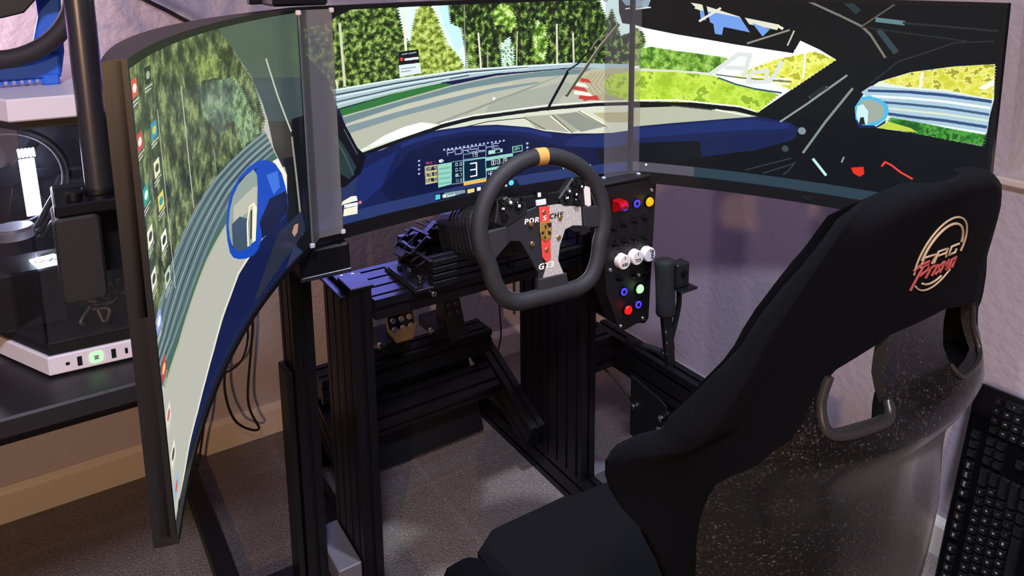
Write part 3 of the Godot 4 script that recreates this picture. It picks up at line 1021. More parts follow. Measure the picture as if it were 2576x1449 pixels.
# ------------------------------------------------------------------ pedals
func build_pedals() -> void:
	for e in [[0.695, "brass-toned brake pedal face with round steel studs, under the wheel deck", true], [0.835, "dark throttle pedal on its arm, right of the brass-toned brake pedal", false]]:
		var x: float = e[0]
		var brake: bool = e[2]
		var t := thing("pedal", e[1], "pedal", Vector3(x, 0.355, -1.70))
		var b := Basis(Vector3.RIGHT, -0.42)
		var c := Vector3(x, 0.445, -1.625)
		var st := begin()
		prism(st, flat_points([-36, 46, 36, 46, 38, -14, 22, -44, -22, -44, -38, -14], 0.001) if brake else flat_points([-24, 70, 24, 70, 24, -70, -24, -70], 0.001), c, b, -0.006, 0.0, 0.0015)
		var face := part("face", done(st), M.brass if brake else M.steel_black, t)
		if brake:
			st = begin()
			prism(st, flat_points([-32, 42, 32, 42, 33, -8, 0, -14, -33, -8], 0.001), c, b, 0.0, 0.0012)
			part("dim_upper_half", done(st), M.rubber, face)  # upper half painted dark where the metal face reflects less warm light
		for r in 3:
			for k in (3 if brake else 2):
				st = begin()
				var p := c + b * Vector3((k - (1.0 if brake else 0.5)) * 0.021, 0.03 - 0.021 * r, 0.001)
				lathe(st, [Vector2(0, 0), Vector2(0.0068, 0), Vector2(0.0068, 0.003), Vector2(0.0055, 0.0045), Vector2(0.0038, 0.0045), Vector2(0.003, 0.0026), Vector2(0, 0.0026)], p, b, 16, true)
				part("stud", done(st), M.silver if brake else M.plastic_gray, face)
		st = begin()
		box_mm(st, Vector3(x - 0.012, 0.36, -1.70), Vector3(x + 0.012, 0.47, -1.655), 0.003)
		part("arm", done(st), M.steel_black, t)
		part("base", one_box(Vector3(x - 0.035, 0.355, -1.76), Vector3(x + 0.035, 0.385, -1.65), 0.003), M.steel_black, t)
		st = begin()
		cyl(st, Vector3(x - 0.04, 0.37, -1.68), Vector3(x + 0.04, 0.37, -1.68), 0.01, -1, 14)
		part("pivot", done(st), M.chrome, t)
		if not brake:
			for k in 2:
				st = begin()
				var p := Vector3(x - 0.03, 0.50 - 0.03 * k, -1.64)
				cyl(st, p, p + Vector3(0, 0, 0.01), 0.007, -1, 14)
				part("spacer", done(st), M.alu, t)

# ------------------------------------------------------------------ button panel and handbrake
func build_panel() -> void:
	var f := -1.2
	var t := thing("button_panel", "upright black switch box with lit buttons and three white knobs, right of the wheel", "switch panel", Vector3(1.06, 0.5, f - 0.03))
	var st := begin()
	prism(st, PackedVector2Array([Vector2(0.965, 0.842), Vector2(1.122, 0.834), Vector2(1.108, 0.512), Vector2(1.098, 0.503), Vector2(1.075, 0.509), Vector2(1.04, 0.503), Vector2(1.022, 0.508), Vector2(0.985, 0.6)]), Vector3(0, 0, f), Basis.IDENTITY, -0.004, 0.0, 0.0008)
	part("face", done(st), M.carbon, t)
	st = begin()
	prism(st, PackedVector2Array([Vector2(0.967, 0.848), Vector2(1.12, 0.842), Vector2(1.104, 0.512), Vector2(1.026, 0.512), Vector2(0.988, 0.6)]), Vector3(0, 0, f), Basis.IDENTITY, -0.05, -0.004, 0.002)
	part("case", done(st), M.plastic, t)
	part("top_cover", one_box(Vector3(0.967, 0.843, f - 0.05), Vector3(1.118, 0.849, f + 0.002), 0.0015), M.plastic_gray, t)
	part("bracket", one_box(Vector3(1.042, 0.5, f - 0.115), Vector3(1.1, 0.64, f - 0.05), 0.002), M.steel_black, t)
	var peg := func(called: String, x: float, y: float, prof: Array, m: Material, n := 20) -> MeshInstance3D:
		var s2 := begin()
		lathe(s2, prof, Vector3(x, y, f), Basis.IDENTITY, n, true)
		return part(called, done(s2), m, t)
	var dome := func(r: float, h: float) -> Array: return [Vector2(0, 0), Vector2(r, 0), Vector2(r, h * 0.5), Vector2(r * 0.85, h * 0.85), Vector2(r * 0.5, h), Vector2(0, h)]
	for p in [[1.108, 0.812], [0.994, 0.654], [1.09, 0.517], [1.026, 0.516]]: peg.call("screw", p[0], p[1], dome.call(0.0046, 0.003), M.chrome, 14)
	# lit rings and lit caps
	for p in [[1.064, 0.79, 0.0085], [1.03, 0.789, 0.0085], [1.032, 0.596, 0.0085], [1.074, 0.555, 0.0085]]:
		peg.call("collar", p[0], p[1], [Vector2(0, 0), Vector2(0.0105, 0), Vector2(0.0105, 0.002), Vector2(0, 0.002)], M.gloss)
		var s2 := begin()
		lathe(s2, [Vector2(0.0048, 0.002), Vector2(p[2], 0.002), Vector2(p[2], 0.004), Vector2(0.0048, 0.004)], Vector3(p[0], p[1], f), Basis.IDENTITY, 20, true)
		part("lit_ring_light", done(s2), M.led_ring_blue, t, "blue lit ring")
		peg.call("button", p[0], p[1], dome.call(0.0046, 0.005), M.gloss, 14)
	for e in [[1.099, 0.788, 0.0105, M.led_yellow, "yellow lit button"], [1.076, 0.592, 0.0105, M.led_green, "pale green lit button"], [1.043, 0.551, 0.0105, M.led_red, "red lit button"]]:
		peg.call("collar", e[0], e[1], [Vector2(0, 0), Vector2(0.013, 0), Vector2(0.013, 0.003), Vector2(0.0115, 0.004), Vector2(0, 0.004)], M.gloss)
		var bt: MeshInstance3D = peg.call("button_light", e[0], e[1], dome.call(e[2], 0.009), e[3])
		bt.set_meta("label", e[4])
		var lamp := OmniLight3D.new()
		lamp.light_color = (e[3] as StandardMaterial3D).emission
		lamp.light_energy = 0.00015
		lamp.light_size = 0.006
		lamp.omni_range = 5.0
		lamp.omni_attenuation = 2.0
		lamp.shadow_enabled = true
		lamp.position = Vector3(e[0], e[1], f + 0.018) - t.position
		lamp.name = "button_lamp"
		t.add_child(lamp, true)
	# rows of small black toggles
	for p in [[1.003, 0.745], [1.031, 0.749], [1.06, 0.751], [1.09, 0.752], [1.007, 0.709], [1.033, 0.71], [1.062, 0.711], [1.089, 0.709], [1.02, 0.629], [1.09, 0.629]]:
		peg.call("toggle", p[0], p[1], [Vector2(0, 0), Vector2(0.0075, 0), Vector2(0.0075, 0.003), Vector2(0.004, 0.004), Vector2(0.003, 0.012), Vector2(0, 0.0125)], M.gloss, 12)
	peg.call("toggle", 1.062, 0.628, [Vector2(0, 0), Vector2(0.0075, 0), Vector2(0.0075, 0.003), Vector2(0.0045, 0.005), Vector2(0.0035, 0.014), Vector2(0, 0.0145)], M.gloss, 12)
	peg.call("toggle_tip", 1.062, 0.632, [Vector2(0, 0.012), Vector2(0.0045, 0.012), Vector2(0.004, 0.017), Vector2(0, 0.018)], M.chrome, 12)
	# white knobs with their letters
	for e in [[1.02, 0.671, "ABS", false], [1.057, 0.6725, "TCS", false], [1.092, 0.672, "BIAS", true]]:
		var kn: MeshInstance3D = peg.call("knob", e[0], e[1], [Vector2(0, 0.001), Vector2(0.0165, 0.001), Vector2(0.0162, 0.016), Vector2(0.0145, 0.018), Vector2(0, 0.018)], M.white_knob, 22)
		kn.set_meta("label", "white rotary knob")
		part("pointer", one_box(Vector3(e[0] - 0.0008, e[1] + 0.006, f + 0.018), Vector3(e[0] + 0.0008, e[1] + 0.014, f + 0.0184), 0.0), M.ink, kn)
		var bb := Basis(Vector3.BACK, -PI / 2) if e[3] else Basis.IDENTITY
		placed("lettering", lettering(e[2], 0.0072), M.ink, kn, Transform3D(bb, Vector3(e[0] + (0.006 if e[3] else 0.0), e[1] - (0.0 if e[3] else 0.005), f + 0.0183) - t.position - kn.position))
	# red flip-up guard
	st = begin()
	prism(st, flat_points([0, -13, 0, 13, 24, 13, 30, 4, 26, -4, 8, -13], 0.001), Vector3(1.008, 0.797, f), Basis(Vector3.BACK, Vector3.UP, Vector3.LEFT), -0.011, 0.011, 0.0015)
	part("guard", done(st), M.red_clear, t, "red see-through switch guard")

func build_handbrake() -> void:
	var t := thing("handbrake", "black upright handbrake lever with round grip, beside the switch panel", "handbrake", Vector3(1.125, 0.26, -1.13))
	var g0 := Vector3(1.125, 0.53, -1.163)
	var g1 := Vector3(1.125, 0.655, -1.172)
	var st := begin()
	var d := (g1 - g0).normalized()
	lathe(st, [Vector2(0, 0), Vector2(0.02, 0), Vector2(0.0225, 0.006), Vector2(0.0215, 0.03), Vector2(0.0215, 0.1), Vector2(0.0225, 0.12), Vector2(0.02, 0.127), Vector2(0, 0.127)], g0, frame_of(d), 28)
	part("grip", done(st), M.rubber, t)
	st = begin()
	var bl := [Vector3(1.125, 0.53, -1.163), Vector3(1.125, 0.45, -1.15), Vector3(1.125, 0.385, -1.14)]
	for k in 2:
		var dir := ((bl[k + 1] as Vector3) - (bl[k] as Vector3))
		box(st, ((bl[k] as Vector3) + (bl[k + 1] as Vector3)) / 2.0, Vector3(0.012, 0.026 - 0.004 * k, dir.length() + 0.004), 0.001, frame_of(dir))
	part("lever", done(st), M.steel_black, t)
	for k in 3:
		st = begin()
		var p := Vector3(1.117, 0.495 - 0.024 * k, -1.155 + 0.003 * k)
		cyl(st, p, p + Vector3(-0.004, 0, 0), 0.0055, -1, 14)
		part("bolt", done(st), M.chrome, t)
	st = begin()
	prism(st, flat_points([-58, -110, 60, -110, 60, 22, 34, 30, -58, 42], 0.001), Vector3(1.106, 0.31, -1.19), Basis(Vector3.BACK, Vector3.UP, Vector3.LEFT), 0.0, 0.006, 0.001)
	part("side_plate", done(st), M.steel_black, t)
	st = begin()
	prism(st, flat_points([-58, -110, 60, -110, 60, 22, 34, 30, -58, 42], 0.001), Vector3(1.15, 0.31, -1.19), Basis(Vector3.BACK, Vector3.UP, Vector3.LEFT), 0.0, 0.006, 0.001)
	part("side_plate", done(st), M.silver, t)
	part("top_edge", one_box(Vector3(1.104, 0.338, -1.24), Vector3(1.148, 0.344, -1.19), 0.001), M.silver, t)
	for p in [Vector3(1.099, 0.28, -1.235), Vector3(1.099, 0.30, -1.14), Vector3(1.099, 0.27, -1.145)]:
		st = begin()
		cyl(st, p, p + Vector3(-0.006, 0, 0), 0.007, -1, 16)
		part("bolt", done(st), M.chrome, t)
	st = begin()
	cyl(st, Vector3(1.105, 0.43, -1.27), Vector3(1.12, 0.44, -1.17), 0.008, -1, 14)
	part("damper", done(st), M.plastic, t)
	var c := thing("small_camera", "small black box camera clamped to the back of the handbrake grip", "camera", Vector3(1.16, 0.6, -1.13))
	part("body", one_box(Vector3(1.134, 0.596, -1.17), Vector3(1.172, 0.652, -1.14), 0.003), M.plastic, c)
	st = begin()
	cyl(st, Vector3(1.155, 0.628, -1.14), Vector3(1.155, 0.628, -1.136), 0.009, -1, 20)
	part("lens", done(st), M.gloss, c)
	part("shelf", one_box(Vector3(1.134, 0.59, -1.17), Vector3(1.184, 0.596, -1.125), 0.002), M.steel_black, c)
	st = begin()
	tube(st, smooth_line([Vector3(1.15, 0.59, -1.15), Vector3(1.156, 0.55, -1.155), Vector3(1.15, 0.5, -1.16), Vector3(1.14, 0.45, -1.165)], 6), 0.006, 8)
	part("flexible_neck", done(st), M.cable, c)

# ------------------------------------------------------------------ bucket seat
const SEAT_X := 0.738
# height, half width at the wing tips, how far the wings reach forward, rearmost z, half width of the rounded back
const SEAT_TABLE := [
	[1.090, 0.045, 0.022, -0.372, 0.04], [1.086, 0.085, 0.028, -0.367, 0.08], [1.078, 0.115, 0.032, -0.364, 0.11], [1.063, 0.138, 0.034, -0.363, 0.132], [1.034, 0.157, 0.036, -0.368, 0.148], [0.99, 0.182, 0.036, -0.379, 0.162], [0.958, 0.200, 0.038, -0.387, 0.17], [0.92, 0.218, 0.038, -0.393, 0.184],
	[0.885, 0.236, 0.048, -0.392, 0.198], [0.865, 0.247, 0.068, -0.380, 0.204], [0.846, 0.258, 0.10, -0.364, 0.208], [0.825, 0.269, 0.140, -0.362, 0.211], [0.80, 0.278, 0.166, -0.376, 0.213], [0.775, 0.280, 0.168, -0.389, 0.214], [0.749, 0.274, 0.148, -0.398, 0.214], [0.718, 0.256, 0.108, -0.403, 0.214], [0.689, 0.244, 0.098, -0.405, 0.213], [0.65, 0.229, 0.1, -0.406, 0.212], [0.56, 0.222, 0.11, -0.415, 0.21],
	[0.46, 0.226, 0.13, -0.435, 0.212], [0.38, 0.230, 0.20, -0.45, 0.215], [0.332, 0.234, 0.40, -0.46, 0.216], [0.305, 0.236, 0.54, -0.465, 0.216], [0.27, 0.236, 0.57, -0.47, 0.216], [0.2, 0.230, 0.53, -0.49, 0.21]]

func seat_bulge(y: float) -> float: return lerpf(0.03, 0.095, smoothstep(0.93, 0.85, y))

# a point of the rounded back, deg from the middle line
func seat_back(r: Array, deg: float) -> Vector2:
	var bd := minf(seat_bulge(r[0]), (r[2] as float) - 0.004)
	var s := sin(deg_to_rad(deg))
	var lump := 0.010 * exp(-pow((absf(s) - 0.55) / 0.2, 2.0)) * smoothstep(0.76, 0.66, r[0])
	return Vector2((r[4] as float) * s, (r[3] as float) - bd + bd * cos(deg_to_rad(deg)) + lump)

func seat_at(y: float) -> Array:
	var n := SEAT_TABLE.size()
	for i in n - 1:
		var a: Array = SEAT_TABLE[i]
		var b: Array = SEAT_TABLE[i + 1]
		if y <= a[0] and y >= b[0]:
			var p: Array = SEAT_TABLE[maxi(i - 1, 0)]
			var q: Array = SEAT_TABLE[mini(i + 2, n - 1)]
			var t: float = (a[0] - y) / (a[0] - b[0])
			var out := [y]
			for k in [1, 2, 3, 4]: out.append(lerpf(cubic_interpolate(a[k], b[k], p[k], q[k], t), lerpf(a[k], b[k], t), 0.4))
			return out
	return SEAT_TABLE[n - 1]

func seat_ring(y: float) -> Dictionary:
	var r := seat_at(y)
	var w: float = r[1]
	var d: float = r[2]
	var zb: float = r[3]
	var half := []
	var b0 := seat_back(r, -90.0)
	for k in 7:
		var t := k / 6.0
		half.append(Vector2(lerpf(-w, b0.x, t * t * (1.6 - 0.6 * t)), lerpf(zb - d, b0.y, t)))
	# where the fabric ends on the shell
	var edge := 84.0
	for e in [[0.80, 0.835, 84.0, 70.0], [0.835, 0.86, 70.0, 57.0], [0.86, 0.885, 57.0, 50.0], [0.885, 0.93, 50.0, 46.5], [0.93, 2.0, 46.5, 46.5]]:
		if y > e[0]: edge = lerpf(e[2], e[3], clampf((y - e[0]) / (e[1] - e[0]), 0, 1))
	for deg in [(90.0 + edge) / 2.0, edge, (edge + 45.0) / 2.0, 45.0, 35.0, 25.0, 17.0, 8.0, 0.0]: half.append(seat_back(r, -deg))
	var outer := []
	for p in half: outer.append(p)
	for k in range(half.size() - 2, -1, -1): outer.append(Vector2(-half[k].x, half[k].y))
	var n := outer.size()
	var th := minf(0.05, minf(w * 0.42, d)) * smoothstep(1.094, 1.055, y) + 0.004
	var thin := smoothstep(0.955, 0.93, y) * smoothstep(0.80, 0.85, y)
	var inner := []
	for k in n:
		var a: Vector2 = outer[maxi(k - 1, 0)]
		var b: Vector2 = outer[mini(k + 1, n - 1)]
		var t := (b - a).normalized()
		inner.append((outer[k] as Vector2) + Vector2(t.y, -t.x) * lerpf(th, 0.012, thin * clampf(((k if k < n / 2 else n - 1 - k) - 6) / 3.0, 0.0, 1.0)))
	var o3 := []
	var i3 := []
	for k in n:
		# the cover's lower edge slants down to both sides above the openings
		var side := absi(k - (n - 1) / 2)
		var dy := -0.017 * clampf((side - 2) / 3.0, 0.0, 1.0) * clampf(1.0 - absf(y - 0.935) / 0.03, 0.0, 1.0) * (1.0 if side < 9 else 0.0)
		o3.append(Vector3(SEAT_X + outer[k].x, y + dy, outer[k].y))
		i3.append(Vector3(SEAT_X + inner[k].x, y + dy, inner[k].y))
	return {"o": o3, "i": i3, "n": n}

func build_seat() -> void:
	var t := thing("bucket_seat", "black bucket seat with fabric wings, ringed emblem and flecked glossy shell", "seat", Vector3(SEAT_X, 0.19, -0.6))
	var ys := [1.090, 1.088, 1.086, 1.082, 1.078, 1.071, 1.063, 1.05, 1.034, 1.018, 0.995, 0.97, 0.95, 0.935, 0.92, 0.905, 0.89, 0.875, 0.865, 0.855, 0.845, 0.828, 0.81, 0.792, 0.775, 0.76, 0.745, 0.73, 0.715, 0.70, 0.685, 0.665, 0.64, 0.6, 0.56, 0.52, 0.48, 0.45, 0.42, 0.38, 0.355, 0.332, 0.317, 0.305, 0.27, 0.2]
	var rings := []
	for y in ys: rings.append(seat_ring(y))
	var cover := begin()
	var shell := begin()
	cover.set_smooth_group(1)
	shell.set_smooth_group(1)
	var n: int = rings[0].n
	var mid := (n - 1) / 2
	var hole_wall := [begin(), begin()]
	# column numbers of the harness openings: to both sides of the middle spine
	var h0 := 10
	var h1 := 13
	var is_hole := func(i: int, k: int) -> bool:
		var c := k if k < mid else n - 2 - k
		return ys[i] <= 0.936 and ys[i + 1] >= 0.854 and c >= h0 and c < h1
	for i in ys.size() - 1:
		var A: Dictionary = rings[i]
		var B: Dictionary = rings[i + 1]
		for k in n - 1:
			if is_hole.call(i, k):
				# walls round the opening
				var side := 0 if k < mid else 1
				for e in [[i - 1, k, 0], [i + 1, k, 1], [i, k - 1, 2], [i, k + 1, 3]]:
					if not is_hole.call(e[0], e[1]):
						var p: Vector3
						var q: Vector3
						var pi: Vector3
						var qi: Vector3
						match e[2]:
							0: p = A.o[k]; q = A.o[k + 1]; pi = A.i[k]; qi = A.i[k + 1]
							1: p = B.o[k]; q = B.o[k + 1]; pi = B.i[k]; qi = B.i[k + 1]
							2: p = A.o[k]; q = B.o[k]; pi = A.i[k]; qi = B.i[k]
							3: p = A.o[k + 1]; q = B.o[k + 1]; pi = A.i[k + 1]; qi = B.i[k + 1]
						var ctr: Vector3 = ((A.o[k] as Vector3) + (B.o[k + 1] as Vector3) + (A.i[k] as Vector3) + (B.i[k + 1] as Vector3)) / 4.0
						var m2 := (p + q + pi + qi) / 4.0
						quad_out(hole_wall[side], p, q, qi, pi, m2 * 2.0 - ctr)
				continue
			var c := k if k < mid else n - 2 - k
			var to_shell: bool = c >= 8 and ys[i] <= 0.936
			var st := shell if to_shell else cover
			var a: Vector3 = A.o[k]
			var b: Vector3 = A.o[k + 1]
			var d: Vector3 = B.o[k]
			var f: Vector3 = B.o[k + 1]
			tri(st, a, d, f)
			tri(st, a, f, b)
			a = A.i[k]
			b = A.i[k + 1]
			d = B.i[k]
			f = B.i[k + 1]
			tri(cover, a, f, d)
			tri(cover, a, b, f)
		# rounded front edges of the wings
		for s in [0, n - 1]:
			var pa: Vector3 = A.o[s]
			var pb: Vector3 = A.i[s]
			var qa: Vector3 = B.o[s]
			var qb: Vector3 = B.i[s]
			var fa := (pa + pb) / 2.0 + Vector3(0, 0, -0.3 * pa.distance_to(pb))
			var fb := (qa + qb) / 2.0 + Vector3(0, 0, -0.3 * qa.distance_to(qb))
			var ga := [pa, pa.lerp(fa, 0.55) + Vector3(0, 0, -0.1 * pa.distance_to(pb)), fa, pb.lerp(fa, 0.55) + Vector3(0, 0, -0.1 * pa.distance_to(pb)), pb]
			var gb := [qa, qa.lerp(fb, 0.55) + Vector3(0, 0, -0.1 * qa.distance_to(qb)), fb, qb.lerp(fb, 0.55) + Vector3(0, 0, -0.1 * qa.distance_to(qb)), qb]
			for k in 4: quad_out(cover, ga[k], ga[k + 1], gb[k + 1], gb[k], (pa + pb + qa + qb) / 4.0 + Vector3(0, 0, 0.03))
	# closed top
	for k in n - 1: quad_out(cover, rings[0].o[k], rings[0].o[k + 1], rings[0].i[k + 1], rings[0].i[k], (rings[0].o[k] as Vector3) + Vector3.DOWN)
	part("fabric_cover", done(cover), M.fabric, t, "matt black fabric cover")
	var sh := part("shell", done(shell), M.shell, t, "flecked glossy resin back shell")
	for s in 2: part("opening_wall", done(hole_wall[s]), M.shell_rim, sh)
	# raised lips round the two harness openings
	for s in [-1, 1]:
		var lip := []
		for e in [[45.5, 0.912], [45.5, 0.885], [44.0, 0.862], [38.0, 0.8555], [28.0, 0.8555], [19.5, 0.8575], [17.2, 0.87]]:
			var q := seat_back(seat_at(e[1]), e[0])
			lip.append(Vector3(SEAT_X + s * q.x, e[1], q.y + 0.001))
		var st := begin()
		tube(st, smooth_line(lip, 5), 0.0055 if s < 0 else 0.003, 8)
		part("opening_lip", done(st), M.shell_rim, sh)
	# seat pan and cushion
	part("pan", one_box(Vector3(SEAT_X - 0.225, 0.19, -1.05), Vector3(SEAT_X + 0.225, 0.215, -0.46), 0.01), M.shell_rim, t)
	var st2 := begin()
	prism(st2, flat_points([-168, -1040, -120, -1072, 30, -1070, 60, -1060, 172, -1052, 176, -480, -176, -480], 0.001), Vector3(SEAT_X, 0, 0), Basis(Vector3.RIGHT, Vector3.BACK, Vector3.DOWN), -0.3, -0.2, 0.014)
	part("cushion", done(st2), M.cushion, t, "charcoal seat cushion")
	# embroidered emblem on the back of the headrest
	var eo := Vector3(SEAT_X - 0.008, 1.016, (seat_at(1.016)[3] as float) + 0.002)
	var eb := Basis(Vector3.UP, 0.05) * Basis(Vector3.RIGHT, -0.2)
	var on_head := func(p: Vector3) -> Vector3:
		var r := seat_at(p.y)
		return Vector3(p.x, p.y, seat_back(r, rad_to_deg(asin(clampf((p.x - SEAT_X) / (r[4] as float), -1, 1)))).y + 0.0006)
	var em := begin()
	var ring := func(r: float, a0: float, a1: float, wd: float) -> void:
		var pts := []
		for k in 25:
			var w := deg_to_rad(lerpf(a0, a1, k / 24.0))
			pts.append(on_head.call(eo + eb * Vector3(cos(w) * r, sin(w) * r, 0)))
		tube(em, pts, wd, 6)
	ring.call(0.041, -8.0, 200.0, 0.0011)
	ring.call(0.041, 228.0, 322.0, 0.001)
	ring.call(0.034, 12.0, 178.0, 0.0014)
	ring.call(0.034, 240.0, 300.0, 0.0012)
	var run := func(st3: SurfaceTool, pts: Array, wd: float) -> void:
		var q := []
		for k in range(0, pts.size(), 2): q.append(on_head.call(eo + eb * Vector3(pts[k] * 0.00092, pts[k + 1] * 0.00092, 0.0)))
		tube(st3, q, wd, 6)
	for q in [[-35, -8, -35, 4, -14, 4, -14, -8], [-10, -8, -10, 6, 8, 6, 8, 0, -10, 0], [8, 0, 12, -6], [32, 6, 16, 6, 16, -5, 30, -5, 30, 0]]: run.call(em, q, 0.0012)
	part("emblem_outline", done(em), M.cream_thread, t, "cream embroidered ring and letters")
	em = begin()
	for q in [[-38, -36, -30, -8, -22, -6, -18, -14, -30, -20], [-16, -26, -12, -12], [-14, -14, -6, -12], [-4, -26, 0, -12], [2, -26, 8, -22, 4, -16, 12, -12], [12, -26, 14, -12, 18, -22, 22, -12, 25, -26], [30, -26, 30, -14, 38, -12, 38, -26, 30, -24], [-46, -10, -36, -4, -22, -3]]: run.call(em, q, 0.0014)
	part("emblem_script", done(em), M.red_thread, t, "red embroidered script")

# ------------------------------------------------------------------ keyboard
func build_keyboard() -> void:
	var top := Vector3(1.535, 0.462, -0.69)
	var yv := Vector3(0.125, 0.44, -0.012).normalized()
	var zv := Vector3(0, 0.02, 1.0)
	zv = (zv - yv * zv.dot(yv)).normalized()
	# u runs down the standing keyboard from its numeric end, v across it from the function keys
	var b := Basis(zv, yv, zv.cross(yv))
	var t := thing("keyboard", "black full-size keyboard standing on end against the wall under the window", "keyboard", Vector3(1.41, 0.0, -0.62))
	var at := func(u: float, v: float, h: float) -> Vector3: return top - yv * u + zv * v + b.z * h
	var st := begin()
	prism(st, rounded(0.158, 0.456, 0.014), at.call(0.228, 0.079, -0.02), b, 0.0, 0.02, 0.003)
	part("case", done(st), M.gloss, t)
	var meshes := {}
	for w in [1.0, 1.25, 1.5, 1.75, 2.0, 2.25, 2.75, 6.25, -2.0]:
		st = begin()
		var s := Vector2(0.0172, absf(w) * 0.019 - 0.0018) if w > 0.0 else Vector2(2 * 0.019 - 0.0018, 0.0172)
		var lo := rounded(s.x, s.y, 0.002, 2)
		var hi := rounded(s.x - 0.005, s.y - 0.005, 0.002, 2)
		for k in lo.size():
			var j := (k + 1) % lo.size()
			quad(st, Vector3(lo[k].x, lo[k].y, 0), Vector3(lo[j].x, lo[j].y, 0), Vector3(hi[j].x, hi[j].y, 0.008), Vector3(hi[k].x, hi[k].y, 0.008))
			tri(st, Vector3(hi[k].x, hi[k].y, 0.008), Vector3(hi[j].x, hi[j].y, 0.008), Vector3(0, 0, 0.0075))
		meshes[w] = done(st)
	var marks := {}
	var key := func(u: float, v: float, w: float, s: String) -> void:
		var du := absf(w) * 0.019 / 2.0 if w > 0.0 else 0.0095
		var dv := 0.0095 if w > 0.0 else 0.019
		var c: Vector3 = at.call(u + du, v + dv, 0.0)
		var k := placed("key", meshes[w], M.key, t, Transform3D(b, c - t.position))
		if s:
			if not marks.has(s): marks[s] = lettering(s, 0.0045, 0.0003)
			placed("legend", marks[s], M.key_mark, k, Transform3D(Basis(Vector3.BACK, PI / 2), Vector3(0.001, 0.001, 0.0079)))
	# lengths are measured from the numeric end, so each row is laid out backwards
	var total := 0.448
	var rows := [[0.042, "1234567890-=", 1.0, 2.0, 0.0], [0.061, "QWERTYUIOP[]", 1.5, 1.5, 0.0], [0.080, "ASDFGHJKL;'", 1.75, 2.25, 0.0], [0.099, "ZXCVBNM,./", 2.25, 2.75, 0.0]]
	for r in rows:
		var x := 0.008
		key.call(total - x - (r[2] as float) * 0.019, r[0], r[2], "")
		x += (r[2] as float) * 0.019
		for ch in (r[1] as String):
			key.call(total - x - 0.019, r[0], 1.0, ch)
			x += 0.019
		key.call(total - x - (r[3] as float) * 0.019, r[0], r[3], "")
	var x2 := 0.008
	for w in [1.25, 1.25, 1.25, 6.25, 1.25, 1.25, 1.25, 1.25]:
		key.call(total - x2 - w * 0.019, 0.118, w, "")
		x2 += w * 0.019
	for k in 13:
		var x := 0.008 + 0.019 * k + (0.019 if k > 0 else 0.0) + 0.0095 * floorf(maxf(k - 1, 0) / 4.0)
		key.call(total - x - 0.019, 0.012, 1.0, "" if k == 0 else "F%d" % k)
	for k in 3:
		var x := 0.008 + 15.3 * 0.019 + 0.019 * k
		for v in [0.012, 0.042, 0.061]: key.call(total - x - 0.019, v, 1.0, "")
		key.call(total - x - 0.019, 0.118, 1.0, "")
	key.call(total - 0.008 - 17.3 * 0.019, 0.099, 1.0, "")
	var pad := ["789", "456", "123"]
	for r in 3:
		for k in 3: key.call(total - 0.008 - 0.019 * (19.6 + k), 0.061 + 0.019 * r, 1.0, pad[r][k])
	for k in 4: key.call(total - 0.008 - 0.019 * (19.6 + k), 0.042, 1.0, ["", "/", "*", "-"][k])
	key.call(total - 0.008 - 0.019 * 20.6, 0.118, 2.0, "0")
	key.call(total - 0.008 - 0.019 * 21.6, 0.118, 1.0, ".")
	key.call(total - 0.008 - 0.019 * 22.6, 0.061, -2.0, "+")
	key.call(total - 0.008 - 0.019 * 22.6, 0.099, -2.0, "")
	for k in 3:
		st = begin()
		box(st, at.call(0.022 + 0.03 * k, -0.001, -0.008), Vector3(0.003, 0.006, 0.008), 0.0008, b)
		part("side_button", done(st), M.chrome, t)

# ------------------------------------------------------------------ desk, computer and what stands on it
func build_desk() -> void:
	var t := thing("desk", "dark desk with black frame along the back wall under the glass computer", "desk", Vector3(-0.8, 0, -1.55))
	part("top", one_box(Vector3(-1.8, 0.728, -2.02), Vector3(0.165, 0.755, -1.075), 0.003), M.desk, t)
	part("rear_beam", one_box(Vector3(-1.75, 0.238, -1.99), Vector3(0.165, 0.268, -1.97), 0.002), M.steel_black, t)
	for x in [-1.72, 0.185]:
		for z in ([-1.98, -1.15] if x < 0.0 else [-1.98]):
			part("leg", one_box(Vector3(x - 0.02, 0.0, z - 0.02), Vector3(x + 0.02, 0.728, z + 0.02), 0.002), M.steel_black, t)
		if x < 0.0: part("side_bar", one_box(Vector3(x - 0.02, 0.21, -1.96), Vector3(x + 0.02, 0.25, -1.17), 0.002), M.steel_black, t)

func case_outline(grow: float) -> PackedVector2Array:
	var p := PackedVector2Array([Vector2(-0.013, -1.152), Vector2(0.155, -1.140), Vector2(0.155, -1.62), Vector2(-0.125, -1.62), Vector2(-0.125, -1.375)])
	if grow == 0.0: return p
	return Geometry2D.offset_polygon(p, grow, Geometry2D.JOIN_MITER)[0]

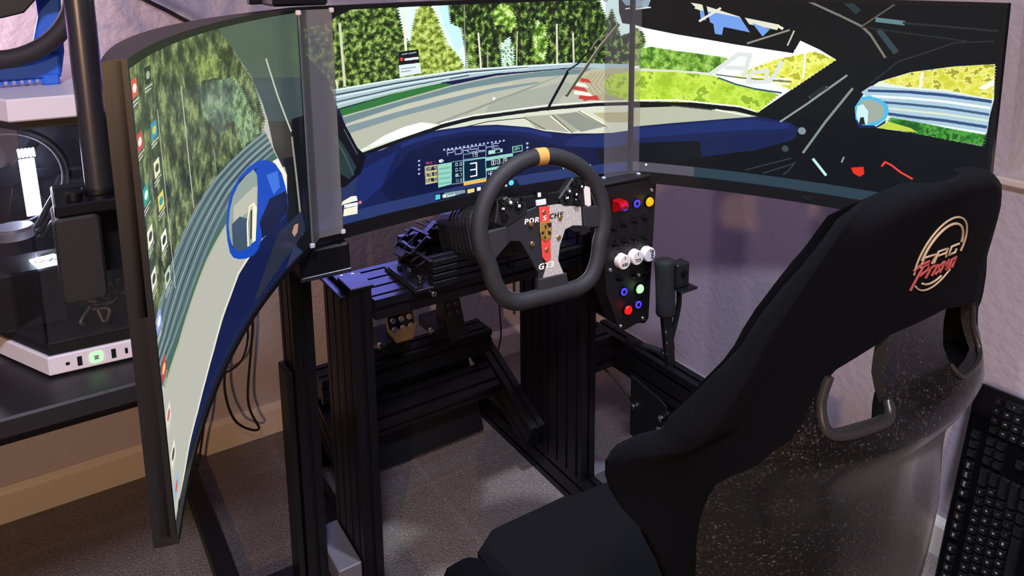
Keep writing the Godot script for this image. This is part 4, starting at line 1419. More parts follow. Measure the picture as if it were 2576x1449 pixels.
func build_computer() -> void:
	var t := thing("computer", "glass-sided computer with white base and lid, lit white inside, on the desk", "computer", Vector3(0.0, 0.755, -1.4))
	var up := Basis(Vector3.RIGHT, Vector3.BACK, Vector3.DOWN)
	var slab := func(called: String, grow: float, y0: float, y1: float, m: Material, ch: float) -> MeshInstance3D:
		var st := begin()
		prism(st, case_outline(grow), Vector3.ZERO, up, -y1, -y0, ch)
		return part(called, done(st), m, t)
	var base: MeshInstance3D = slab.call("base", 0.0, 0.758, 0.785, M.white, 0.002)
	slab.call("plinth", -0.004, 0.785, 0.803, M.steel_black, 0.001)
	slab.call("feet", -0.02, 0.755, 0.758, M.rubber, 0.0)
	slab.call("lid", 0.012, 1.108, 1.137, M.white, 0.002)
	slab.call("lid_frame", -0.003, 1.095, 1.108, M.steel_black, 0.001)
	var o := case_outline(-0.002)
	for k in o.size():
		var p := o[k]
		var q := o[(k + 1) % o.size()]
		var mid := (p + q) / 2.0
		var ax := Vector3(q.x - p.x, 0, q.y - p.y).normalized()
		var front: bool = mid.y > -1.3
		var st := begin()
		box(st, Vector3(mid.x, 0.949, mid.y), Vector3(p.distance_to(q) - 0.004, 0.292, 0.003), 0.0005, Basis(ax, Vector3.UP, ax.cross(Vector3.UP)))
		part("glass_panel" if front else "side_panel", done(st), M.glass if front else M.steel_black, t)
	for k in [0, 4]:
		var s2 := begin()
		cyl(s2, Vector3(o[k].x, 0.803, o[k].y), Vector3(o[k].x, 1.095, o[k].y), 0.0035, -1, 8)
		part("corner_post", done(s2), M.steel_black, t)
	# front sockets and lit power button, on the slanted white strip
	var e0 := Vector3(-0.013, 0.7715, -1.152)
	var e1 := Vector3(0.155, 0.7715, -1.140)
	var ex := (e1 - e0).normalized()
	var eb := Basis(ex, Vector3.UP, ex.cross(Vector3.UP))
	var along := func(f: float, s: Vector2, called: String, m: Material, r: float) -> void:
		var st := begin()
		prism(st, rounded(s.x, s.y, r, 3), e0 + ex * f, eb, 0.0, 0.0012, 0.0)
		part(called, done(st), m, base)
	along.call(0.022, Vector2(0.005, 0.004), "audio_socket", M.gloss, 0.0018)
	along.call(0.036, Vector2(0.0055, 0.013), "usb_socket", M.gloss, 0.0006)
	along.call(0.056, Vector2(0.017, 0.0165), "power_light", M.led_green, 0.005)
	along.call(0.0765, Vector2(0.0055, 0.013), "usb_socket", M.gloss, 0.0006)
	along.call(0.092, Vector2(0.0035, 0.008), "usb_socket", M.gloss, 0.0012)
	var pm := begin()
	prism(pm, flat_points([-3.5, -3, 3.5, -3, 2, 0, 3.5, 3, -3.5, 3, -2, 0], 0.001), e0 + ex * 0.056, eb, 0.0012, 0.0016)
	part("power_symbol", done(pm), M.silver, base)
	# inside: board, white light panel, fan ring, graphics card with glowing name plate, pump, cable coils
	part("main_board", one_box(Vector3(-0.11, 0.81, -1.50), Vector3(0.14, 1.09, -1.49), 0.0), M.alu_edge, t)
	var st := begin()
	box(st, Vector3(-0.008, 0.972, -1.352), Vector3(0.020, 0.088, 0.006), 0.001, Basis(Vector3.BACK, 0.02))
	part("light_panel", done(st), M.led_white, t)
	for k in 5:
		st = begin()
		cyl(st, Vector3(-0.0165 + 0.0045 * k, 1.018, -1.352), Vector3(-0.0175 + 0.0045 * k, 1.032, -1.352), 0.0019, -1, 8)
		part("light_rib", done(st), M.led_white, t)
	var lp := AreaLight3D.new()
	lp.name = "panel_lamp"
	lp.area_size = Vector2(0.02, 0.09)
	lp.light_color = Color(0.86, 0.9, 1.0)
	lp.light_energy = 0.03
	lp.shadow_enabled = true
	lp.rotation = Vector3(0, PI, 0)
	lp.position = Vector3(-0.008, 0.972, -1.345) - t.position
	t.add_child(lp)
	var ring := func(called: String, c: Vector3, r: float, th: float, m: Material) -> void:
		var pts := []
		for k in 40: pts.append(c + Vector3(cos(TAU * k / 40) * r, sin(TAU * k / 40) * r, 0))
		var s2 := begin()
		tube(s2, pts, th, 8, true)
		part(called, done(s2), m, t)
	ring.call("fan_ring", Vector3(-0.035, 0.985, -1.36), 0.078, 0.0035, M.plastic_gray)
	ring.call("fan_ring", Vector3(-0.035, 0.985, -1.365), 0.07, 0.002, M.silver)
	ring.call("fan_ring", Vector3(-0.03, 0.86, -1.33), 0.055, 0.0025, M.plastic_gray)
	for k in 7:
		st = begin()
		var w := TAU * k / 7.0
		box(st, Vector3(-0.035 + cos(w) * 0.042, 0.985 + sin(w) * 0.042, -1.385), Vector3(0.052, 0.02, 0.002), 0.0006, Basis(Vector3.BACK, w) * Basis(Vector3.RIGHT, 0.6))
		part("fan_blade", done(st), M.plastic_gray, t)
	part("graphics_card", one_box(Vector3(-0.11, 0.806, -1.30), Vector3(0.018, 0.888, -1.215), 0.003), M.steel_black, t)
	st = begin()
	box(st, Vector3(0.0, 0.8905, -1.238), Vector3(0.032, 0.004, 0.04), 0.001, Basis(Vector3.UP, 0.25))
	part("name_plate_light", done(st), M.led_white, t)
	st = begin()
	for k in 5: box(st, Vector3(-0.010 + 0.005 * k, 0.893, -1.232), Vector3(0.003, 0.0006, 0.012), 0.0, Basis(Vector3.UP, 0.25 + (0.5 if k % 2 == 0 else -0.4)))
	part("name_plate_mark", done(st), M.silver, t)
	st = begin()
	lathe(st, [Vector2(0, 0), Vector2(0.027, 0), Vector2(0.027, 0.012), Vector2(0.024, 0.016), Vector2(0, 0.016)], Vector3(-0.035, 0.918, -1.29), Basis(Vector3.RIGHT, -PI / 2), 28, true)
	part("pump_cap", done(st), M.silver, t)
	st = begin()
	for k in 3: tube(st, smooth_line([Vector3(-0.005, 0.905 + 0.01 * k, -1.30), Vector3(0.03, 0.93 + 0.02 * k, -1.33), Vector3(0.07, 0.90 + 0.02 * k, -1.40), Vector3(0.1, 0.95, -1.5)], 8), 0.0045, 8)
	part("hose", done(st), M.cable, t)
	rng.seed = 5
	for k in 9:
		st = begin()
		var c := Vector3(0.045 + 0.012 * (k % 3), 0.812 + 0.01 * k * 0.6, -1.19 - 0.01 * (k % 4))
		var pts := []
		for i in 6: pts.append(c + Vector3(rng.randf_range(-0.022, 0.022), rng.randf_range(-0.012, 0.014), rng.randf_range(-0.015, 0.015)))
		tube(st, smooth_line(pts, 5), 0.0024, 6)
		part("coiled_wire", done(st), M.plastic_gray if k % 3 else M.silver, t)
	st = begin()
	box(st, Vector3(-0.062, 0.985, -1.33), Vector3(0.006, 0.03, 0.02), 0.001)
	part("accent_light", done(st), M.led_purple, t)

func build_wheel_stand() -> void:
	var t := thing("wheel_stand", "blue plastic cradle standing on the white computer lid, holding a dark wheel", "stand", Vector3(-0.02, 1.137, -1.3))
	part("foot_plate", one_box(Vector3(-0.12, 1.145, -1.31), Vector3(0.045, 1.178, -1.255), 0.003), M.blue, t)
	part("foot", one_box(Vector3(0.022, 1.137, -1.262), Vector3(0.042, 1.152, -1.248), 0.002), M.blue, t)
	var st := begin()
	prism(st, flat_points([12, 1178, 46, 1150, 52, 1180, 58, 1330, 24, 1330, 26, 1230], 0.001), Vector3(0, 0, -1.285), Basis.IDENTITY, -0.02, 0.018, 0.003)
	part("upright", done(st), M.blue, t)
	part("bridge", one_box(Vector3(-0.12, 1.305, -1.305), Vector3(0.024, 1.33, -1.27), 0.003), M.blue, t)
	st = begin()
	for k in 8: box_mm(st, Vector3(-0.045 + 0.009 * k, 1.141, -1.256), Vector3(-0.04 + 0.009 * k, 1.146, -1.25), 0.0005)
	part("toothed_edge", done(st), M.blue, t)
	var w := thing("spare_wheel", "dark round racing wheel resting in the blue cradle above the computer", "steering wheel", Vector3(-0.022, 1.17, -1.24))
	var c := Vector3(-0.024, 1.272, -1.225)
	st = begin()
	var pts := []
	for k in 48: pts.append(c + Vector3(cos(TAU * k / 48) * 0.094, sin(TAU * k / 48) * 0.094, 0))
	tube(st, pts, 0.0125, 14, true)
	part("rim", done(st), M.suede, w)
	st = begin()
	prism(st, flat_points([-60, 18, -20, 42, 20, 42, 60, 18, 86, 10, 86, -8, 52, -14, 34, -34, 10, -40, -12, -40, -34, -32, -52, -14, -86, -8, -86, 10], 0.001), c, Basis.IDENTITY, -0.012, 0.0, 0.002)
	part("hub_plate", done(st), M.plastic, w)
	st = begin()
	cyl(st, c + Vector3(0, 0, -0.04), c + Vector3(0, 0, -0.012), 0.03, -1, 24)
	part("hub", done(st), M.steel_black, w)
	var l := thing("purple_light", "small purple light bar behind the dark wheel in the blue cradle", "light", Vector3(-0.137, 1.2, -1.34))
	part("light_tube", one_box(Vector3(-0.2, 1.2, -1.345), Vector3(-0.075, 1.21, -1.335), 0.002), M.led_purple, l)
	var a := AreaLight3D.new()
	a.name = "purple_lamp"
	a.area_size = Vector2(0.11, 0.01)
	a.light_color = Color(0.75, 0.25, 1.0)
	a.light_energy = 0.02
	a.shadow_enabled = true
	a.position = Vector3(-0.137, 1.205, -1.33) - l.position
	l.add_child(a)

# ------------------------------------------------------------------ cables and lamps
func cable(label: String, pts: Array, r: float, m: Material) -> void:
	var p: Vector3 = pts[0]
	var low := p
	for q in pts:
		if (q as Vector3).y < low.y: low = q
	var t := thing("cable", label, "cable", low)
	var st := begin()
	tube(st, smooth_line(pts, 8), r, 8)
	part("lead", done(st), m, t)

func build_cables() -> void:
	cable("black cable sloping across the back wall above the desk-side monitor", [Vector3(0.2, 1.26, -2.05), Vector3(0.257, 1.219, -2.045), Vector3(0.305, 1.19, -2.045), Vector3(0.36, 1.155, -2.045), Vector3(0.5, 1.08, -2.05)], 0.005, M.cable)
	cable("thin black cable hanging in an open loop to the baseboard, beside the desk end", [Vector3(0.36, 0.75, -1.98), Vector3(0.43, 0.6, -2.0), Vector3(0.435, 0.38, -2.0), Vector3(0.405, 0.16, -1.99), Vector3(0.425, 0.07, -1.98), Vector3(0.37, 0.11, -1.98), Vector3(0.35, 0.2, -1.99), Vector3(0.36, 0.33, -2.0), Vector3(0.33, 0.5, -2.0)], 0.0032, M.cable)
	cable("thin black cable curling under the desk-side monitor above the baseboard", [Vector3(0.31, 0.55, -1.98), Vector3(0.38, 0.46, -1.99), Vector3(0.42, 0.36, -2.0), Vector3(0.40, 0.27, -2.0), Vector3(0.34, 0.25, -1.99), Vector3(0.30, 0.27, -1.98)], 0.003, M.cable)
	cable("dark red cable hanging behind the lower edge of the desk-side monitor", [Vector3(0.29, 0.55, -1.95), Vector3(0.31, 0.38, -1.97), Vector3(0.30, 0.2, -1.97), Vector3(0.27, 0.03, -1.98), Vector3(0.24, 0.004, -1.9)], 0.003, M.cable_red)
	cable("black cable on the carpet beside the right-hand upright of the rig", [Vector3(1.075, 0.5, -1.47), Vector3(1.085, 0.2, -1.5), Vector3(1.13, 0.02, -1.5), Vector3(1.15, 0.004, -1.42), Vector3(1.165, 0.004, -1.36)], 0.0028, M.cable)
	cable("black cable with connector hanging in front of the baseboard behind the rig", [Vector3(1.16, 0.42, -1.95), Vector3(1.165, 0.25, -1.95), Vector3(1.17, 0.14, -1.95), Vector3(1.155, 0.08, -1.95)], 0.0026, M.cable)
	cable("black cable draped from the side arm down to the carpet", [Vector3(1.1, 0.33, -1.39), Vector3(1.12, 0.3, -1.34), Vector3(1.15, 0.24, -1.28), Vector3(1.2, 0.2, -1.25)], 0.003, M.cable)
	cable("short black lead with plug dangling under the wheel deck", [Vector3(0.79, 0.70, -1.262), Vector3(0.79, 0.63, -1.262), Vector3(0.79, 0.585, -1.262)], 0.0026, M.cable)

func build_lamps() -> void:
	var t := thing("ceiling_lamp", "square flush ceiling lamp with a white diffuser", "ceiling lamp", Vector3(COOL_AT.x, 2.45, COOL_AT.z))
	part("frame", one_box(COOL_AT + Vector3(-0.17, 0.012, -0.17), COOL_AT + Vector3(0.17, 0.05, 0.17), 0.004), M.trim, t)
	part("diffuser_light", one_box(COOL_AT + Vector3(-0.15, 0.002, -0.15), COOL_AT + Vector3(0.15, 0.014, 0.15), 0.002), M.lamp_cool, t)
	var a := AreaLight3D.new()
	a.name = "ceiling_light"
	a.area_size = Vector2(0.3, 0.3)
	a.light_color = COOL
	a.light_energy = COOL_ENERGY
	a.area_range = 8.0
	a.area_attenuation = 2.0
	a.shadow_enabled = true
	a.rotation = Vector3(-PI / 2, 0, 0)
	a.position = COOL_AT - t.position
	t.add_child(a)
	# a recessed spot above the seat makes the round pool on the carpet
	t = thing("downlight", "round recessed ceiling spot above the bucket seat", "ceiling spot", Vector3(SPOT_AT.x, 2.45, SPOT_AT.z))
	var st := begin()
	lathe(st, [Vector2(0.05, 0.0), Vector2(0.062, 0.0), Vector2(0.062, 0.045), Vector2(0.05, 0.045), Vector2(0.05, 0.0)], SPOT_AT + Vector3(0, 0.005, 0), Basis(Vector3.RIGHT, -PI / 2), 28, true)
	part("ring", done(st), M.trim, t)
	st = begin()
	cyl(st, SPOT_AT + Vector3(0, 0.02, 0), SPOT_AT + Vector3(0, 0.04, 0), 0.049, -1, 24)
	part("lens_light", done(st), M.lamp_cool, t)
	var d := SpotLight3D.new()
	d.name = "spot_light"
	d.light_color = SPOT
	d.light_energy = SPOT_ENERGY
	d.light_size = 0.05
	d.spot_angle = SPOT_ANGLE
	d.spot_angle_attenuation = 0.25
	d.spot_range = 6.0
	d.spot_attenuation = 2.0
	d.shadow_enabled = true
	d.rotation = Vector3(-PI / 2, 0, 0)
	d.position = SPOT_AT - t.position
	t.add_child(d)
	t = thing("floor_lamp", "warm reading floor lamp with a black cone shade", "floor lamp", Vector3(WARM_AT.x, 0, WARM_AT.z + 0.15))
	var aim := (Vector3(0.6, 0.3, -2.0) - WARM_AT).normalized()
	st = begin()
	cyl(st, Vector3(WARM_AT.x, 0, WARM_AT.z + 0.15), Vector3(WARM_AT.x, 0.02, WARM_AT.z + 0.15), 0.14, -1, 28)
	part("base", done(st), M.steel_black, t)
	st = begin()
	tube(st, [Vector3(WARM_AT.x, 0.02, WARM_AT.z + 0.15), Vector3(WARM_AT.x, WARM_AT.y - 0.05, WARM_AT.z + 0.15), WARM_AT - aim * 0.13], 0.01, 10)
	part("pole", done(st), M.steel_black, t)
	st = begin()
	lathe(st, [Vector2(0.03, 0.0), Vector2(0.035, 0.0), Vector2(0.075, 0.16), Vector2(0.072, 0.16), Vector2(0.03, 0.004)], WARM_AT - aim * 0.15, frame_of(aim), 28)
	part("shade", done(st), M.steel_black, t)
	st = begin()
	lathe(st, [Vector2(0, -0.09), Vector2(0.02, -0.08), Vector2(0.03, -0.04), Vector2(0.024, -0.015), Vector2(0, -0.006)], WARM_AT, frame_of(aim), 20)
	part("bulb_light", done(st), M.lamp_warm, t)
	var l := SpotLight3D.new()
	l.name = "bulb"
	l.light_color = WARM
	l.light_energy = WARM_ENERGY
	l.light_size = 0.04
	l.spot_angle = 38.0
	l.spot_angle_attenuation = 0.6
	l.spot_range = 9.0
	l.spot_attenuation = 2.0
	l.shadow_enabled = true
	l.basis = Basis.looking_at(aim)
	l.position = WARM_AT + aim * 0.012 - t.position
	t.add_child(l)
	t = thing("light_tube", "added unseen pinkish light tube on the desk, brightening the wall left of the computer", "light tube", Vector3(-0.34, 0.755, -1.93))  # added light out of view, brightens the upper wall beside the computer
	st = begin()
	cyl(st, Vector3(-0.34, 0.755, -1.93), Vector3(-0.34, 0.775, -1.93), 0.05, -1, 24)
	part("base", done(st), M.steel_black, t)
	st = begin()
	cyl(st, Vector3(-0.34, 0.775, -1.93), Vector3(-0.34, 1.6, -1.93), 0.014, -1, 20)
	part("added_tube_light", done(st), M.fill_pink, t)
	var o := OmniLight3D.new()
	o.name = "wall_fill_lamp"
	o.light_color = PINK
	o.light_energy = PINK_ENERGY
	o.light_size = 0.05
	o.omni_range = 6.0
	o.omni_attenuation = 2.0
	o.shadow_enabled = true
	o.position = Vector3(-0.34, 1.3, -1.86) - t.position
	t.add_child(o)
	t = thing("wall_light_strip", "blue-violet light strip on the back wall behind the middle monitor", "light strip", Vector3(0.75, 0.99, -2.05))
	part("baffle_channel", boxes([[Vector3(0.53, 0.955, -2.06), Vector3(0.92, 1.025, -2.048)], [Vector3(0.52, 0.95, -2.06), Vector3(0.53, 1.03, -1.95)], [Vector3(0.92, 0.95, -2.06), Vector3(0.93, 1.03, -1.94)]], 0.002), M.steel_black, t)  # deep end plates added to keep the blue glow off the side wall
	part("strip_light", one_box(Vector3(0.535, 0.96, -2.048), Vector3(0.915, 1.02, -2.044), 0.001), M.led_wall, t)
	var s := AreaLight3D.new()
	s.name = "strip_lamp"
	s.area_size = Vector2(0.38, 0.06)
	s.light_color = Color(0.52, 0.53, 1.0)
	s.light_energy = STRIP_ENERGY
	s.area_range = 4.0
	s.area_attenuation = 2.0
	s.shadow_enabled = true
	s.rotation = Vector3(0, PI, 0)
	s.position = Vector3(0.725, 0.99, -2.035) - t.position
	t.add_child(s)

# ------------------------------------------------------------------ what the screens show
func draw_centre(im: Image) -> void:
	fill(im, "101b45", [-81,-133,8,-132,100,-130,195,-129,294,-127,395,-125,499,-124,605,-122,714,-121,825,-119,938,-118,1053,-116,1170,-115,1288,-114,1407,-112,1527,-111,1647,-110,1650,6,1653,124,1656,242,1659,363,1662,484,1665,607,1668,732,1672,858,1675,986,1678,1115,1681,1246,1553,1229,1425,1210,1298,1189,1172,1167,1048,1144,925,1119,805,1093,687,1066,572,1039,459,1010,350,982,244,953,141,924,41,895,-55,867,-148,838,-141,747,-135,655,-129,565,-123,475,-117,386,-111,298,-105,211,-99,124,-93,37,-87,-48])
	fill(im, "dff8f8", [-83,-105,6,-103,99,-100,194,-98,292,-96,393,-94,497,-91,604,-89,713,-87,824,-85,938,-83,1053,-81,1170,-78,1288,-77,1407,-75,1528,-73,1648,-71,1652,71,1655,216,1659,363,1508,344,1359,326,1211,307,1081,305,953,302,828,299,704,295,593,296,484,297,378,298,274,297,173,296,76,295,-19,293,-110,291,-103,191,-97,91,-90,-7])
	fill(im, "c4ecf2", [566,-15,683,15,692,171,651,203,599,96])
	leaves(im, ["1d2613", "34471f", "66833a", "a5bb66"], 0.05, 1.0, [-94,52,-3,45,91,37,141,-12,263,-6,390,-1,416,118,453,170,448,296,330,301,215,306,104,309,-5,304,-111,298,-102,174])
	leaves(im, ["4d5f1c", "7c9236", "a9bd55", "d2dd86"], 0.055, 1.0, [498,-6,527,-12,556,26,584,104,611,169,651,211,679,257,686,293,566,297,448,301,435,169,457,71,473,14])
	leaves(im, ["141a10", "222e18", "3d5424", "86a84e"], 0.05, 0.8, [612,-39,730,-42,749,-52,861,-53,976,-53,1092,-54,1209,-56,1328,-57,1359,38,1386,92,1409,39,1434,107,1455,175,1512,158,1577,170,1584,220,1560,321,1384,312,1211,301,1081,300,953,298,828,295,705,291,688,188,672,100,626,80])
	leaves(im, ["3a5a1c", "5f8a2c", "9cc04e", "d4ee9a"], 0.04, 1.0, [819,37,865,-5,918,23,936,96,907,139,875,97,831,100])
	leaves(im, ["3a5a1c", "5f8a2c", "9cc04e", "e4f8d0"], 0.04, 1.0, [1013,163,1037,82,1076,106,1091,196,1075,269,1022,284])
	leaves(im, ["5f8a4c", "bfe6d0", "e9fff4", "4c6a34"], 0.05, 1.0, [854,181,901,152,919,204,926,286,864,290])
	leaves(im, ["2b3d18", "4c6a2a", "83a146", "b9d080"], 0.04, 1.0, [704,137,731,117,742,289,697,289])
	stroke(im, "cfd0b4", 11.0, [146,53,150,174,154,297])
	stroke(im, "e9ead2", 11.6, [416,0,421,181])
	stroke(im, "8c8f7c", 5.3, [689,-2,690,141,692,287])
	stroke(im, "dfe2c6", 8.9, [753,129,763,286])
	stroke(im, "b9bd9c", 7.3, [939,132,934,289])
	stroke(im, "d6dabc", 9.5, [1133,108,1135,296])
	stroke(im, "cfd3b8", 9.6, [1214,153,1219,298])
	stroke(im, "a9ae92", 5.4, [795,213,795,288])
	stroke(im, "dadcc4", 7.8, [119,270,124,302])
	fill(im, "16181c", [388,183,476,179,479,240,387,239])
	fill(im, "dbe8ee", [387,238,481,236,485,281,389,288])
	stroke(im, "8fa0b8", 5.0, [403,195,427,193])
	stroke(im, "8fa0b8", 5.0, [434,193,465,191])
	disc(im, "d23c3c", 400, 214, 8)
	stroke(im, "e8eef2", 10.1, [416,217,473,216])
	stroke(im, "7f93a8", 4.2, [397,255,461,253])
	stroke(im, "7f93a8", 4.2, [396,267,439,266])
	fill(im, "a9bfc6", [101,306,237,300,378,293,484,290,593,287,705,282,837,286,973,288,1091,291,1211,293,1345,305,1481,316,1617,326,1618,352,1481,341,1345,329,1211,316,1084,317,960,317,837,315,713,323,592,330,483,340,376,350,245,366,120,381])
	stroke(im, "e4f2f4", 5.3, [101,309,237,303,378,297,484,294,593,290,705,286,828,290,953,293,1081,295,1211,297])
	stroke(im, "33464e", 5.3, [106,328,239,321,377,312,484,307,593,302,704,297,847,299,992,301])
	stroke(im, "d3e6ea", 5.3, [109,338,240,330,377,320,483,315,593,310,704,304,847,304,992,304])
	stroke(im, "3c5058", 5.0, [114,356,243,346,376,333,483,327,592,320,704,312])
	stroke(im, "c9dde2", 5.0, [117,366,244,355,376,342,492,332,611,321])
	fill(im, "2f7238", [127,388,249,372,375,353,482,345,592,335,629,347,509,366,392,382,263,401,137,417])
	stroke(im, "9dbb9c", 5.0, [120,381,245,366,376,350,574,333])
	fill(im, "b4b6a6", [137,415,263,400,392,382,509,365,629,346,837,325,960,324,1084,322,1211,320,1345,329,1481,337,1618,344,1622,553,1478,545,1334,535,1191,525,1050,513,922,518,795,521,671,524,549,524,430,546,314,565,201,583])
	fill(im, "6d868c", [137,422,262,406,392,389,509,372,628,353,837,332,1002,327,1171,321,1311,331,1251,350,1121,350,992,349,846,360,703,369,554,388,409,405,275,428,146,449])
	fill(im, "c2c3ae", [145,452,275,431,409,408,526,394,646,378,779,372,914,364,914,374,788,386,665,397,544,415,426,431,288,456,156,479])
	fill(im, "7d9298", [152,459,260,447,372,433,480,421,590,406,702,394,817,381,933,376,1051,371,1031,380,816,399,608,430,497,443,389,455,275,473,163,489])
	fill(im, "a3a89c", [816,432,933,416,1051,399,1171,380,1211,397,1131,486,1011,489,893,491,776,492])
	stroke(im, "8f968c", 2.7, [245,564,374,540,507,514,644,484,758,459,874,432,992,403])
	stroke(im, "8f968c", 2.7, [314,553,442,528,574,500,708,469,862,433,1019,394])
	stroke(im, "8f968c", 2.7, [386,541,512,514,641,485,773,453,909,420,1047,385])
	stroke(im, "8f968c", 2.8, [458,528,582,500,709,470,839,436,956,407,1075,376])
	stroke(im, "8f968c", 2.8, [531,515,654,485,778,453,905,419,1103,367])
	stroke(im, "8f968c", 2.8, [606,500,726,470,848,437,972,401,1131,358])
	stroke(im, "8f968c", 2.8, [681,485,799,453,918,419,1039,383,1159,349])
	fill(im, "b7b291", [1287,341,1413,333,1618,344,1622,526,1487,513,1354,498,1211,447,1227,398])
	stroke(im, "8f8c72", 2.9, [1312,350,1255,400,1292,454,1395,498])
	stroke(im, "8f8c72", 3.0, [1330,351,1280,402,1321,456,1428,500])
	stroke(im, "8f8c72", 3.0, [1348,352,1304,404,1349,458,1460,503])
	stroke(im, "8f8c72", 3.0, [1366,354,1328,406,1378,461,1493,505])
	stroke(im, "8f8c72", 3.0, [1385,355,1353,408,1407,463,1526,508])
	stroke(im, "8f8c72", 3.0, [1403,356,1377,409,1435,465,1560,510])
	fill(im, "c2413a", [1255,369,1294,380,1310,399,1251,386])
	fill(im, "f0ece0", [1231,387,1280,402,1296,421,1227,404])
	fill(im, "c2413a", [1217,405,1276,421,1292,440,1213,422])
	fill(im, "f0ece0", [1223,429,1300,447,1317,466,1219,446])
	fill(im, "c2413a", [1248,454,1337,469,1354,488,1244,471])
	fill(im, "c2413a", [1256,467,1337,461,1349,478,1272,484])
	leaves(im, ["8fae34", "a5c23e", "bcd64c", "93ac3c"], 0.012, 1.0, [1413,361,1536,356,1659,359,1663,521,1497,497,1394,458,1373,401])
	fill(im, "d5d8c6", [184,586,202,566,254,549,307,525,387,504,477,491,559,512,624,521,738,514,897,508,1061,499,1293,501,1415,507,1539,513,1663,517,1667,669,1500,662,1335,652,1191,637,990,594,795,555,670,549,549,542,367,565,243,597])
	fill(im, "eef4ee", [236,556,316,523,405,500,481,494,568,520,522,534,368,548])
	stroke(im, "101418", 16.3, [218,586,367,560,531,532,568,524,719,508,834,508,951,506,1070,504,1201,506,1333,507,1498,516,1663,523])
	stroke(im, "eef4ea", 5.1, [202,569,368,542,522,524])
	stroke(im, "eef4ea", 5.7, [568,511,729,495,898,493,1071,488,1201,491,1333,493,1497,501,1663,509])
	stroke(im, "3c4044", 3.7, [243,597,384,577,530,553,661,544,795,532,991,537])
	fill(im, "a9ab98", [971,531,1090,534,1211,537,1334,600,1212,635,1030,595])
	fill(im, "8f9388", [1131,537,1236,535,1386,621,1257,636])
	fill(im, "b8b28c", [1317,547,1540,561,1578,597,1520,612,1396,602])
	stroke(im, "55584e", 3.9, [967,534,1074,604])
	stroke(im, "55584e", 4.0, [1111,538,1212,635])
	stroke(im, "55584e", 4.0, [1244,532,1396,626])
	stroke(im, "efead2", 5.9, [1100,541,1204,634])
	stroke(im, "efead2", 6.1, [1256,533,1405,627])
	fill(im, "141f4e", [192,588,296,583,403,558,531,539,699,540,833,552,990,583,1120,629,1232,653,1397,658,1531,652,1666,645,1670,803,1674,964,1543,968,1412,970,1282,969,1153,967,1025,963,899,957,776,950,654,940,536,930,420,918,307,905,198,891,92,877,-30,858,-148,838,-111,755,-74,671,-37,585,75,587])
	fill(im, "1f2f6c", [385,568,530,546,699,547,833,560,990,590,1110,632,1110,651,990,609,833,578,698,565,530,566,384,589])
	fill(im, "0f183e", [419,609,566,584,736,587,931,613,1070,662,1192,708,1336,721,1460,754,1462,878,1332,881,1204,882,1076,880,950,878,826,873,705,867,585,860,469,851,356,841,288,756,353,683])
	fill(im, "1d2b62", [1212,657,1362,658,1514,656,1666,653,1668,715,1501,721,1336,725,1171,694])
	fill(im, "16171d", [1336,737,1502,732,1668,724,1672,858,1525,849,1378,837])
	fill(im, "26325c", [91,662,197,652,237,728,144,857,81,840])
	fill(im, "1b2a66", [197,652,366,599,289,739,146,824])
	fill(im, "080b18", [-93,37,-35,110,25,185,87,263,107,373,152,463,194,555,229,595,202,663,135,705,-4,696,-137,686,-131,591,-124,497,-118,403,-112,311,-105,219,-99,128])
	fill(im, "24363a", [95,469,132,524,186,633,154,679,99,631])
	stroke(im, "3c5254", 6.5, [100,494,139,574,171,663])
	stroke(im, "58646a", 3.3, [141,470,192,581])
	fill(im, "121216", [-96,-133,-6,-134,87,-134,183,-134,282,-135,383,-136,488,-136,595,-137,705,-138,817,-139,931,-140,1047,-141,1165,-142,1284,-144,1404,-145,1525,-147,1646,-148,1649,-33,1488,-30,1328,-27,1196,-26,1066,-25,937,-24,811,-24,687,-23,566,-23,373,-21,272,-15,189,3,139,22,90,49,-12,65,-111,79,-103,-27])
	fill(im, "15161a", [1439,-74,1648,-91,1651,31,1654,153,1556,136,1511,123,1462,114,1445,59])
	fill(im, "8ea3b2", [1448,-10,1599,-14,1586,28,1479,29])
	stroke(im, "dfeaf0", 5.8, [1479,45,1580,36])
	stroke(im, "0c0e10", 13.4, [1086,509,1115,458,1155,392,1187,338])
	stroke(im, "0c0e10", 7.7, [1155,392,1187,330,1241,299,1291,244,1341,205])
	stroke(im, "4a4a40", 17.4, [1183,449,1251,357,1351,225,1442,121])
	stroke(im, "a9a48c", 5.8, [1179,445,1247,353,1347,220,1436,120])
	stroke(im, "6d6a5c", 9.6, [1303,236,1334,193,1390,163])
	disc(im, "f2f6f4", 822, 429, 7)
	disc(im, "aeb6e0", 580, 630, 5)
	disc(im, "aeb6e0", 599, 630, 5)
	disc(im, "aeb6e0", 617, 631, 5)
	disc(im, "aeb6e0", 636, 631, 5)
	disc(im, "aeb6e0", 655, 631, 5)
	disc(im, "aeb6e0", 674, 631, 5)
	disc(im, "aeb6e0", 693, 631, 5)
	disc(im, "aeb6e0", 712, 631, 5)
	disc(im, "aeb6e0", 731, 631, 5)
	disc(im, "aeb6e0", 751, 631, 5)
	disc(im, "aeb6e0", 770, 631, 5)
	disc(im, "aeb6e0", 789, 631, 5)
	disc(im, "aeb6e0", 809, 631, 5)
	disc(im, "aeb6e0", 828, 631, 5)
	disc(im, "aeb6e0", 848, 631, 5)
	disc(im, "aeb6e0", 867, 631, 5)
	disc(im, "aeb6e0", 462, 660, 5)
	disc(im, "aeb6e0", 462, 679, 5)
	disc(im, "aeb6e0", 461, 697, 5)
	disc(im, "aeb6e0", 460, 717, 5)
	disc(im, "aeb6e0", 984, 660, 6)
	disc(im, "aeb6e0", 984, 680, 6)
	disc(im, "aeb6e0", 984, 699, 6)
	write(im, "PORSCHE", "a9b6d6", 3.2, [593,636,852,640,596,660])
